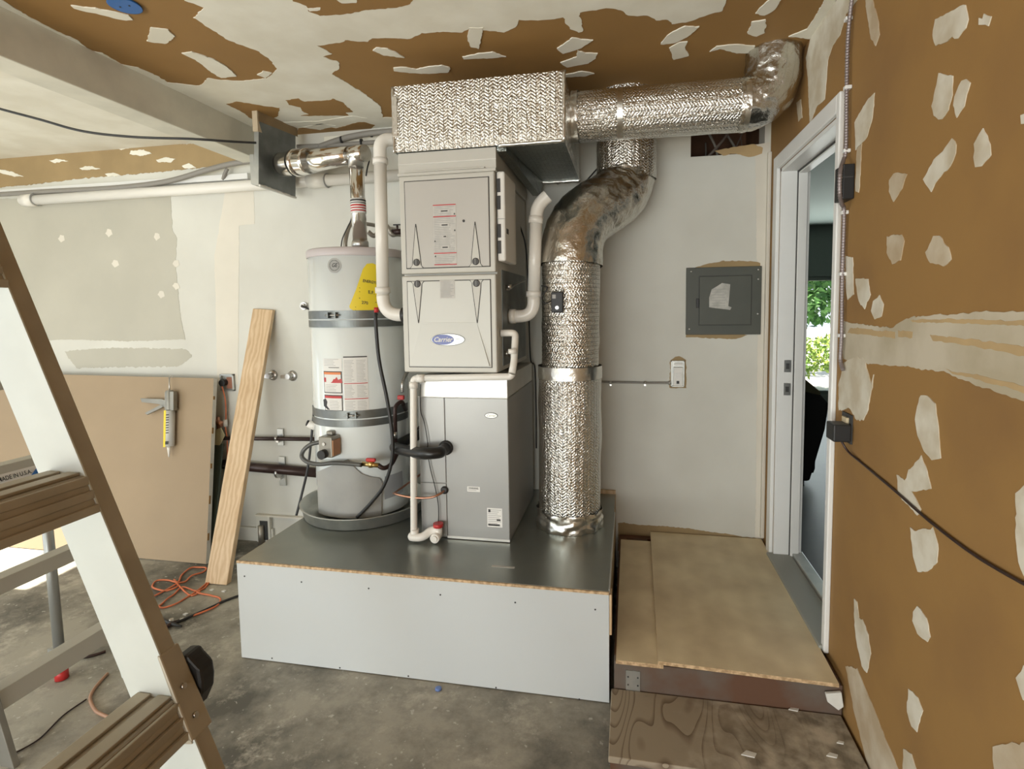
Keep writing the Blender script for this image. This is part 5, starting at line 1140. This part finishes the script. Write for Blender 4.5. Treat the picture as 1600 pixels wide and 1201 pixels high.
# ------------------------------------------------------------------ breaker panel, switch box, conduit
bp_ = thing('breaker_panel', aY(1131, 523, 0), 'dark grey metal electrical panel set in the white back wall', 'electrical panel')
c = [aY(1072, 421, 0), aY(1190, 413, 0), aY(1189.5, 522, 0), aY(1072, 523, 0)]
x0, x1, z0, z1 = c[0].x, c[1].x, (c[2].z+c[3].z)/2, (c[0].z+c[1].z)/2
mb = MB(); mb.box((x0, -.010, z0), (x1, -.001, z1)); cv = mb.build('cover', 'panelgrey', bp_, bev=.002)
a, b = aY(1093, 432, -.01), aY(1173, 507, -.01)
mb = MB(); mb.box((a.x, -.016, b.z), (b.x, -.010, a.z)); dd_ = mb.build('door', 'panelgrey', bp_, bev=.002)
mb = MB(); mb.box((a.x-.003, -.0112, b.z-.003), (b.x+.003, -.0098, a.z+.003)); mb.build('door_gap', 'ink', bp_)
mb = MB(); p = aY(1091, 472, -.02); mb.box((p.x-.010, -.022, p.z-.03), (p.x+.004, -.010, p.z+.02)); mb.build('latch', 'black', dd_, bev=.002)
mb = MB(); pts = [aY(u, v, -.0165) for u, v in ((1108,465),(1112,452),(1122,446),(1128,442),(1141,444),(1138,478),(1143,480),(1141,484),(1108,480))]; mb.prism(pts, (0, -.0012, 0)); nt_ = mb.build('paper_note', mat('lined_paper', (.52, .51, .47), .6, var=.25, vscale=30), dd_)
mb = MB()
for k in range(7): a_ = aY(1112, 452+k*4.3, -.0178); mb.box((a_.x, -.0178, a_.z-.0012), (a_.x+.07, -.0182, a_.z+.0012))
mb.build('note_writing', 'inkgrey', nt_)
for u, v in ((1185, 421), (1185, 436), (1077, 514), (1184, 490), (1080, 424), (1167, 449), (1167, 487)):
    p = aY(u, v, -.01); mb = MB(); mb.lathe((p.x, -.010, p.z), [(.005, 0), (.005, .002), (.002, .003)], 12, axis='Y'); mb.build('screw', 'steel', cv)
sb = thing('switch_box', aY(1058, 605, 0), 'small open metal switch box on the back wall below the breaker panel', 'switch')
a, b = aY(1048, 563, 0), aY(1069, 604, 0)
mb = MB()
for q in (((a.x, -.016, b.z), (a.x+.006, -.003, a.z)), ((b.x-.006, -.016, b.z), (b.x, -.003, a.z)), ((a.x, -.016, b.z), (b.x, -.003, b.z+.006)), ((a.x, -.016, a.z-.006), (b.x, -.003, a.z)), ((a.x, -.005, b.z), (b.x, -.003, a.z))): mb.box(*q)
mb.build('box', 'galv', sb, bev=.001)
a2, b2 = aY(1052, 573, 0), aY(1066, 602, 0)
mb = MB(); mb.box((a2.x, -.022, b2.z), (b2.x, -.006, a2.z)); sw = mb.build('switch_body', 'white', sb, bev=.002)
mb = MB(); mb.box((a2.x+.012, -.026, b2.z+.04), (b2.x-.008, -.021, a2.z-.03)); mb.build('toggle', 'paperwhite', sw)
mb = MB(); mb.box((a2.x+.005, -.018, a2.z+.01), (b2.x, -.008, a2.z+.022)); mb.build('mounting_tab', 'paperwhite', sw)
mb = MB(); mb.box((a2.x+.016, -.0235, b2.z+.012), (b2.x-.018, -.0215, b2.z+.028)); mb.build('opening', 'ink', sw)
cn = thing('wall_conduit', aY(990, 597, 0), 'thin grey metal-clad cable running along the back wall to the switch box', 'conduit')
mb = MB(); mb.tube(densify([aY(930, 596, -.012), aY(1010, 598, -.012), aY(1048, 598, -.012)], .004), .006, 12, rf=lambda L, a_, i: .0006*math.sin(L*2*PI/.010)); mb.build('cable', 'cable', cn)
for u in (954, 1008): p = aY(u, 597.5, -.012); mb = MB(); mb.tube([p-Vector((.006, 0, 0)), p+Vector((.006, 0, 0))], .009, 12); mb.box((p.x-.005, -.006, p.z-.02), (p.x+.005, -.001, p.z)); mb.build('clip', 'steel', cn)
mb = MB(); p = aY(1046, 598, -.012); mb.cyl(p-Vector((.006, 0, 0)), p+Vector((.008, 0, 0)), .011, 12); mb.build('connector', 'steel', cn)

# ------------------------------------------------------------------ right wall fixtures
ac_ = thing('armored_cable', (-.02, -1.02, 1.0), 'ribbed metal-clad cable running down the right wall beside the door casing', 'cable')
pts = [aX(1337, -40, -.014), aX(1331, 0, -.014), aX(1325, 60, -.014), aX(1323, 140, -.014), aX(1322, 230, -.014), aX(1318, 250, -.022), aX(1313, 268, -.048), aX(1312, 300, -.048), aX(1315, 318, -.03), aX(1319, 335, -.014), aX(1316, 430, -.014), aX(1315, 520, -.014), aX(1313, 560, -.014), aX(1317, 578, -.014)]
mb = MB(); mb.tube(densify(smooth_path(pts, 8), .0028), .0062, 12, rf=lambda L, a_, i: .0011*math.sin(L*2*PI/.0095)); mb.build('cable', 'armor', ac_)
for u, v in ((1326, 30), (1325, 137), (1323, 236), (1320, 332), (1317, 428), (1315, 524)):
    p = aX(u, v, -.010); mb = MB(); mb.box((-.022, p.y-.011, p.z-.006), (-.001, p.y+.010, p.z+.006)); mb.build('staple', 'trim', ac_, bev=.002)
for u, v in ((1313, 596),): pass
t = thing('doorbell_box', (-.03, -1.05, 1.9), 'black plastic box on the right wall beside the metal-clad cable', 'box')
a, b = aX(1318, 257, -.03), aX(1337, 312, 0)
mb = MB(); ym = aX(1336, 285, 0).y; y2 = aX(1320, 285, 0).y; zA, zB = aX(1328, 256, -.015).z, aX(1328, 310, -.015).z
mb.box((-.036, ym, zB), (-.001, ym+.075, zA)); hb = mb.build('housing', 'blackgloss', t, bev=.003)
mb = MB(); mb.box((-.037, ym-.0015, (zA+zB)/2+.012), (-.006, ym+.03, (zA+zB)/2+.016)); mb.build('seam', 'ink', hb)
ot = thing('adapter_outlet', (-.02, -1.1, 1.03), 'bare wall outlet with a black power adapter plugged in, right of the doorway', 'outlet')
zA, zB = aX(1325, 645, 0).z, aX(1325, 690, 0).z; yA, yB = aX(1333, 665, 0).y, aX(1318, 665, 0).y
mb = MB(); mb.box((-.006, yA, zB), (-.001, yB, zA)); mb.build('wall_plate', 'ink', ot)
mb = MB(); mb.box((-.014, yA+.02, zB+.02), (-.004, yB-.02, zA-.012)); rc = mb.build('receptacle', mat('almond_plastic', (.62, .52, .34), .5), ot, bev=.002)
zA, zB = aX(1322, 668, -.04).z, aX(1318, 697, -.05).z; yA = aX(1333, 682, -.005).y
mb = MB(); mb.box((-.062, yA+.005, zB), (-.008, yA+.075, zA)); ad_ = mb.build('power_adapter', 'blackgloss', ot, bev=.004)
hose('power_cord', [(-.03, yA+.03, zB), aX(1326, 706, -.012), aX(1345, 722, -.006), aX(1400, 768, -.006), aX(1450, 812, -.006), aX(1520, 865, -.006), aX(1600, 912, -.006), aX(1700, 965, -.006)], .0035, 'iron', 'thin dark cord running down the brown right wall from the black adapter', 'cord')

# ------------------------------------------------------------------ drywall sheet, caulking gun, plank
ds_ = thing('drywall_sheet', (-4.0, -.25, 0), 'large tan-faced drywall sheet leaning upright against the back wall', 'drywall')
br_, bl_ = aZ(322, 882, 0), aZ(200, 866, 0); tr_ = aY(334, 591, -.10)
bl_ = br_+(bl_-br_)*(1.9/(bl_-br_).length); bl_.z = 0
tl_ = tr_+Vector((bl_.x-br_.x, 0, .02)); bl_.y = br_.y
n_ = (br_-bl_).cross(tl_-bl_).normalized()
if n_.dot(CAM-br_) < 0: n_ = -n_
bl_.z = br_.z = .004
mb = MB(); mb.prism([bl_, br_, tr_, tl_], n_*-.03, 0, 1); mb.build('board', ['dwall', 'gyp'], ds_)
mb = MB(); e = (tr_-br_).normalized()
for k in range(5):
    q = br_.lerp(tr_, .12+k*.19); w = .006+.006*random.random(); L_ = .02+.03*random.random()
    mb.prism([q+Vector((-.001, 0, 0))-n_*.002, q-n_*.014, q-n_*.014+e*L_, q-n_*.002+e*L_], Vector((.0025, 0, 0)))
mb.build('paper_tears', ['paper'], ds_)
mb = MB(); o_ = -n_*.035; mb.prism([bl_+o_+Vector((.1, 0, 0)), br_+o_+Vector((.012, .0, 0)), tr_+o_+Vector((.008, 0, -.42)), tl_+o_+Vector((.1, 0, -.42))], n_*-.010)
o = mb.build('backing_sheet', mat('dark_green_board', (.07, .09, .07), .7)); tag(o, 'dark board edge showing behind the right side of the tan drywall sheet', 'board')
# caulking gun hung on the sheet
def onS(u, v, off=.03):
    d_ = r2*((u-CX0)/FPX) - u2*((v-CY0)/FPX) + fwd; p0 = br_+n_*off; tt = (p0-CAM).dot(n_)/d_.dot(n_); return CAM+d_*tt
cg = thing('caulking_gun', onS(265, 712), 'caulking gun with a yellow and white tube hanging on the tan drywall sheet', 'caulking gun')
mb = MB(); mb.tube([onS(265, 642), onS(264, 697)], .030, 28); tb = mb.build('tube', mat('white_caulk_tube', (.62, .62, .60), .4), cg)
mb = MB(); pA, pB = onS(265, 641), onS(264, 698)
ax_ = (pB-pA).normalized(); sd = ax_.cross(n_).normalized()
if sd.x > 0: sd = -sd
for k in range(9):
    t0, t1 = k/9, (k+1)/9; n0 = len(mb.v)
    for j in range(9):
        an = -.1+1.5*j/8
        for tt in (t0, t1): mb.v.append(pA.lerp(pB, tt)+(sd*math.sin(an)+n_*math.cos(an))*.0306)
    for j in range(8): mb.face([n0+2*j, n0+2*j+1, n0+2*j+3, n0+2*j+2], 0, True)
mb.build('yellow_wrap', 'yellow', tb)
mb = MB(); c_ = pA.lerp(pB, .5)
add_text(mb, 'caulk', .05, lambda x, y: c_+ax_*x*.8+n_*.0312+sd*(y-.012), 0, bold=True) if False else None
for k in range(8):
    q = pA.lerp(pB, .12+k*.07); h = .004
    mb.v += [q-sd*.004+n_*.031, q-sd*.020+n_*.026, q-sd*.020+n_*.026+ax_*.006, q-sd*.004+n_*.031+ax_*.006]; k0 = len(mb.v)-4; mb.face([k0, k0+1, k0+2, k0+3])
mb.build('tube_print', 'ink', tb); mb = MB()
q = pA.lerp(pB, .85); mb.v += [q-sd*.002+n_*.0315, q-sd*.020+n_*.0265, q-sd*.020+n_*.0265+ax_*.02, q-sd*.002+n_*.0315+ax_*.02]; k0 = len(mb.v)-4; mb.face([k0, k0+1, k0+2, k0+3])
mb.build('tube_mark', 'ink', tb)
mb = MB(); mb.tube([onS(264, 697), onS(264, 701), onS(264, 714)], [.012, .010, .003], 14); mb.build('nozzle', 'pvc', cg)
mb = MB(); mb.tube([onS(265, 610), onS(265, 641)], .022, 20); mb.box(onS(265, 640)-Vector((.033, .0, .004)), onS(265, 640)+Vector((.033, .03, .008))); mb.prism([onS(257, 612, .045), onS(271, 611, .045), onS(271, 641, .045), onS(257, 641, .045)], n_*-.03); mb.build('body', 'aludull', cg, bev=.002)
mb = MB(); mb.prism([onS(219, 622, .035), onS(221, 628, .035), onS(248, 631, .035), onS(258, 637, .035), onS(258, 625, .035), onS(252, 623, .035)], n_*-.016); mb.build('handle', 'aludull', cg, bev=.002)
mb = MB(); mb.prism([onS(226, 645, .035), onS(229, 648, .035), onS(252, 637, .035), onS(258, 632, .035), onS(249, 633, .035)], n_*-.012); mb.build('trigger', 'aludull', cg, bev=.002)
mb = MB(); mb.tube([onS(265, 612, .03), onS(264.5, 590, .03)], .004, 10); mb.tube(smooth_path([onS(264.5, 590, .03), onS(266, 587, .02), onS(269, 590, .01)], 5), .004, 8); mb.build('plunger_rod', 'steel', cg)

P0 = [aZ(320, 912, 0), aZ(354, 915, 0)]; T0 = [aY(395, 482, -.03), aY(426, 484, -.03)]
for p in P0: p.z = 0.003
dy = Vector((0, .036, 0))
mb = MB(); mb.hexa([P0[0], P0[1], P0[1]+dy, P0[0]+dy, T0[0], T0[1], T0[1]+dy*.8, T0[0]+dy*.8])
for i in (6, 7): mb.v[i].y = min(mb.v[i].y, -.003)
o = mb.build('wooden_plank', 'plank', bev=.003); tag(o, 'pale pine plank leaning against the back wall', 'plank')

# ------------------------------------------------------------------ cords and tools on the floor
def cord(name, px, r, m, label, grp=None, z=None):
    pts = [aZ(u, v, r) for u, v in px]
    for i, p in enumerate(pts): p.z = r+(.004*(i % 2) if len(pts) > 8 else 0)
    return hose(name, pts, r, m, label, 'cord', grp=grp)
cord('extension_cord', [(232,935),(245,930),(262,920),(278,912),(290,908),(300,900),(318,893),(322,888),(312,886),(298,888),(284,898),(278,910),(262,906),(245,908),(238,916),(248,922),(262,922),(278,916),(272,905),(282,918),(298,930),(312,925),(302,922),(285,918),(272,928),(262,936),(252,944),(248,948),(256,949),(275,944),(290,934),(305,926),(318,915),(330,905),(320,918),(308,926),(330,930),(344,936),(340,945),(322,955),(300,962)], .0045, 'orange', 'tangled orange extension cord on the concrete by the foot of the plank')
cord('black_floor_cord', [(248,984),(262,978),(290,966),(330,948),(352,938),(374,930)], .006, 'black', 'black cable on the floor running toward the white platform')
cord('tan_floor_cord', [(168,1052),(150,1072),(141,1090),(148,1108),(160,1116),(180,1122),(210,1122)], .006, 'tan', 'tan cord curving on the floor behind the ladder rail')
cord('dark_floor_cord', [(112,1014),(120,1020),(130,1026),(150,1022),(165,1017)], .006, 'iron', 'short dark cord on the floor between the two ladders')
mb = MB(); mb.tube(densify(smooth_path([aZ(u, v, .004) for u, v in ((15, 1180), (60, 1155), (98, 1118), (135, 1092))], 6), .02), .003, 6); o = mb.build('floor_line_string', 'iron'); tag(o, 'thin dark string lying on the concrete at the lower left', 'string')
pl_ = thing('pliers', aZ(270, 974, 0), 'small dark pliers lying open on the floor beside the black cable', 'pliers')
mb = MB(); mb.tube([aZ(243, 964, .01), aZ(268, 974, .012), aZ(284, 978, .01)], [.009, .010, .004], 10); mb.build('handle', 'black', pl_)
mb = MB(); mb.tube([aZ(250, 984, .01), aZ(268, 974, .012), aZ(280, 968, .01)], [.007, .010, .004], 10); mb.build('handle', 'iron', pl_)
mb = MB(); p = aZ(268, 974, 0); mb.cyl(p, p+Vector((0, 0, .024)), .010, 12); mb.build('pivot', 'steel', pl_)
kn = MB(); p = aZ(240, 958, 0); kn.lathe((p.x, p.y, 0), [(.014, .001), (.016, .01), (.012, .03), (.004, .036)], 16); o = kn.build('bottle_cap', 'black'); tag(o, 'small black cap on the floor touching the ladder rail in view', 'cap')
for i, (u, v) in enumerate(((331, 922), (350, 924), (290, 960), (285, 968))):
    p = aZ(u, v, 0); mb = MB(); w = .012; mb.prism([p+Vector((-w, -.4*w, 0)), p+Vector((w*.7, -w*.6, 0)), p+Vector((w, w*.4, 0)), p+Vector((-w*.3, w*.7, 0))], (0, 0, .006))
    o = mb.build('plaster_crumb', 'gyp'); tag(o, ('white plaster crumb right at the foot of the pine plank', 'white plaster crumb between the pine plank and the white platform', 'white plaster crumb on the concrete between orange cord and pliers', 'white plaster crumb on the concrete touching the black cable by the pliers')[i], 'debris', 'plaster crumbs near the plank')
p = aZ(685, 1077, 0); mb = MB(); mb.lathe((p.x, p.y, 0), [(.013, .0005), (.013, .007), (.008, .009)], 16); o = mb.build('blue_cap', mat('pale_blue_plastic', (.14, .22, .48), .4)); tag(o, 'small blue plastic cap on the floor in front of the platform', 'cap')

# ------------------------------------------------------------------ near step ladder
LY = -2.30; LW = .42
def lx(z, off=0): return at(155, 800, 'Y', LY).x+(z-at(155, 800, 'Y', LY).z)*(-.4045)+off    # front corner of the rail at height z
ldr = thing('step_ladder', (lx(0), LY-.2, 0), 'near aluminium step ladder with a bright wide side rail at the left edge', 'ladder')
HT = 1.95; web = .104; thk = .003; flg = .032
def rail(y, sgn, name, parent):
    mb = MB()
    # web (faces inward), front and rear flanges pointing outward
    def slab(o0, o1, y0, y1):
        mb.hexa([(lx(0)+o0, y0, .02), (lx(0)+o1, y0, .02), (lx(0)+o1, y1, .02), (lx(0)+o0, y1, .02), (lx(HT)+o0, y0, HT), (lx(HT)+o1, y0, HT), (lx(HT)+o1, y1, HT), (lx(HT)+o0, y1, HT)])
    slab(-web, 0, min(y, y+sgn*thk), max(y, y+sgn*thk))
    o = mb.build(name, 'aluweb', parent, bev=.0015)
    mb = MB(); slab(-.004, 0, min(y+sgn*.0004, y+sgn*flg), max(y+sgn*.0004, y+sgn*flg)); slab(-web, -web+.004, min(y+sgn*.0004, y+sgn*flg), max(y+sgn*.0004, y+sgn*flg))
    mb.build('flange', 'alu', o, bev=.001)
    mb = MB(); slab(-.0035, .0012, y-sgn*.0012, y+sgn*.0015); mb.build('edge_bead', 'aluweb', o)
    mb = MB(); mb.box((lx(0)-web-.01, min(y-sgn*.01, y+sgn*(flg+.01)), 0), (lx(0)+.012, max(y-sgn*.01, y+sgn*(flg+.01)), .04)); mb.build('rubber_foot', 'black', o, bev=.004)
    return o
rl = rail(LY, 1, 'side_rail', ldr); rr_ = rail(LY-LW, -1, 'side_rail', ldr)
def step(z, parent, y0, y1, xf, deep=.082, high=.062, m='alu'):
    mb = MB(); x1 = xf(z)+.002
    mb.hexa([(x1-deep, y0, z-.006), (x1, y0, z-.006), (x1, y1, z-.006), (x1-deep, y1, z-.006), (x1-deep, y0, z), (x1, y0, z), (x1, y1, z), (x1-deep, y1, z)])
    k = .4045*high
    mb.hexa([(x1-.004+k, y0, z-high), (x1+k, y0, z-high), (x1+k, y1, z-high), (x1-.004+k, y1, z-high), (x1-.004, y0, z), (x1, y0, z), (x1, y1, z), (x1-.004, y1, z)])
    for j in range(3):      # ribs along the front apron
        zz_ = z-.008-j*(high-.014)/2; xx = x1+(z-zz_)*.4045
        mb.box((xx-.001, y0, zz_-.0075), (xx+.006, y1, zz_+.0075))
    for j in range(2): mb.box((x1-deep+.003+j*.042, y0, z), (x1-deep+.030+j*.042, y1, z+.006))
    return mb.build('step', m, parent, bev=.0015)
zs1 = at(100, 741, 'Y', LY).z; zs2 = at(228, 1086, 'Y', LY).z
for z in (zs1+(zs1-zs2), zs1, zs2, zs2-(zs1-zs2)): step(z, ldr, LY-LW+.001, LY-.001, lambda q: lx(q))
# hinge casting with black knob at the lower step
mb = MB(); z1_, z0_ = at(262, 1025, 'Y', LY).z, at(292, 1150, 'Y', LY).z
mb.hexa([(lx(z0_)+.001, LY-.010, z0_), (lx(z0_)+.012, LY-.010, z0_), (lx(z0_)+.012, LY+flg+.006, z0_), (lx(z0_)+.001, LY+flg+.006, z0_), (lx(z1_)+.001, LY-.004, z1_), (lx(z1_)+.008, LY-.004, z1_), (lx(z1_)+.008, LY+flg+.006, z1_), (lx(z1_)+.001, LY+flg+.006, z1_)])
hc = mb.build('lock_bracket', 'alu', ldr, bev=.003)
mb = MB(); zb2 = z1_-.01
kp = [at(u, v, 'Y', LY+flg+.008) for u, v in ((271,1031),(278,1024),(292,1024),(299,1034),(312,1048),(315,1066),(314,1086),(303,1112),(296,1105),(288,1078))]
mb.prism(kp, (0, .035, 0)); mb.build('lock_knob', 'blackgloss', ldr, bev=.006)
for u, v in ((273, 1078), (283, 1122), (277, 1122)): p = at(u, v, 'Y', LY); mb = MB(); q = Vector((lx(p.z)+.012, LY+.012, p.z)); mb.cyl(q, q+Vector((.004, 0, .001)), .005, 10); mb.build('rivet', 'steel', hc)
# gusset joining the lower step to the rail
mb = MB(); mb.prism([Vector((lx(zs2)+.002, LY-.0015, zs2-.005)), Vector((lx(zs2-.075)+.002, LY-.0015, zs2-.075)), Vector((lx(zs2-.06)-.065, LY-.0015, zs2-.085))], (0, -.003, 0)); mb.build('step_gusset', 'alu', ldr, bev=.001)
# rear legs and top cap
ap = Vector((lx(HT), LY, HT))
for y, s_ in ((LY, 1), (LY-LW, -1)):
    mb = MB(); yy = y+s_*.02; mb.hexa([(ap.x-1.16, yy-.012, .0), (ap.x-1.10, yy-.012, .0), (ap.x-1.10, yy+.012, .0), (ap.x-1.16, yy+.012, .0), (ap.x-.10, yy-.012, HT), (ap.x-.05, yy-.012, HT), (ap.x-.05, yy+.012, HT), (ap.x-.10, yy+.012, HT)]); mb.build('rear_leg', 'aludull', ldr, bev=.002)
for k in (.25, .55):
    mb = MB(); x_ = ap.x-1.13+(1.055)*k; mb.box((x_-.012, LY-LW, HT*k-.012), (x_+.012, LY, HT*k+.012)); mb.build('rear_brace', 'aludull', ldr)
mb = MB(); mb.box((ap.x-.16, LY-LW-.04, HT-.01), (ap.x+.03, LY+.04, HT+.03)); mb.build('top_cap', 'aludull', ldr, bev=.008)

# ------------------------------------------------------------------ farther ladder
SYY = -1.30
A0, A1 = at(66, 600, 'Y', SYY), at(204, 1060, 'Y', SYY); sl_ = (A1.x-A0.x)/(A1.z-A0.z)
def lx2(z): return A0.x+(z-A0.z)*sl_
l2 = thing('folding_ladder', (lx2(0), SYY-.2, 0), 'farther aluminium folding ladder seen between the near ladder rungs', 'ladder')
for y in (SYY, SYY-.44):
    mb = MB(); H2 = 1.26
    mb.hexa([(lx2(0)-.045, y-.0, 0), (lx2(0)+.012, y, 0), (lx2(0)+.012, y+.02, 0), (lx2(0)-.045, y+.02, 0), (lx2(H2)-.045, y, H2), (lx2(H2)+.012, y, H2), (lx2(H2)+.012, y+.02, H2), (lx2(H2)-.045, y+.02, H2)]); mb.build('side_rail', 'aluweb' if y == SYY else 'aludull', l2, bev=.002)
for (u, v, hh) in ((20, 583, .045), (65, 702, .085), (110, 842, .05), (150, 968, .06)):
    p = at(u, v, 'Y', SYY); mb = MB(); x1 = lx2(p.z)
    mb.box((x1-.06, SYY-.44, p.z-.01), (x1-.0, SYY, p.z)); mb.hexa([(x1-.004+hh*.3, SYY-.44, p.z-hh), (x1+hh*.3, SYY-.44, p.z-hh), (x1+hh*.3, SYY, p.z-hh), (x1-.004+hh*.3, SYY, p.z-hh), (x1-.004, SYY-.44, p.z), (x1, SYY-.44, p.z), (x1, SYY, p.z), (x1-.004, SYY, p.z)])
    st = mb.build('step', mat('pale_dull_aluminium', (.47, .45, .39), .55, .3) if 'pale_dull_aluminium' not in bpy.data.materials else bpy.data.materials['pale_dull_aluminium'], l2, bev=.002)
    if v == 702:
        mb = MB(); zc_ = p.z-.045; xx = x1+.045*.3+.0015
        y0s = at(60, 720, 'X', xx).y; y1s = at(-15, 735, 'X', xx).y
        mb.hexa([(xx+.004, y1s, zc_-.016), (xx+.006, y1s, zc_-.016), (xx+.006, y0s-.01, zc_-.016), (xx+.004, y0s-.01, zc_-.016), (xx-.006, y1s, zc_+.016), (xx-.004, y1s, zc_+.016), (xx-.004, y0s-.01, zc_+.016), (xx-.006, y0s-.01, zc_+.016)], 0)
        cyy = (y0s+y1s)/2-.008
        add_text(mb, 'MADE IN U.S.A.', .021, lambda x, y: Vector((xx+.0072-.31*(y), cyy+x, zc_+y)), 1, bold=True, sx=.80)
        mb.prism([(xx+.0075, y0s-.035, zc_-.014), (xx+.0075, y0s+.0, zc_-.014), (xx-.0010, y0s+.0, zc_+.014)], (.0015, 0, 0), 2)
        mb.build('origin_label', ['paperwhite', 'ink', 'blue'], st)
ft = aZ(97, 1060, 0); up_ = at(72, 800, 'Y', -1.32)
mb = MB(); d_ = (up_-ft); mb.tube([ft+d_*.03, ft+d_*1.25], .019, 14); lg_ = mb.build('rear_leg', mat('grey_tube', (.33, .34, .33), .4, .6), l2)
mb = MB(); mb.tube([ft+Vector((0, 0, .001)), ft+d_*.06], .024, 14); mb.build('red_foot', 'red', lg_)
mb = MB(); mb.box((ft.x-.05, ft.y-.01, .10), (ft.x+.01, ft.y+.01, .13)); mb.build('foot_bracket', 'galv', lg_)
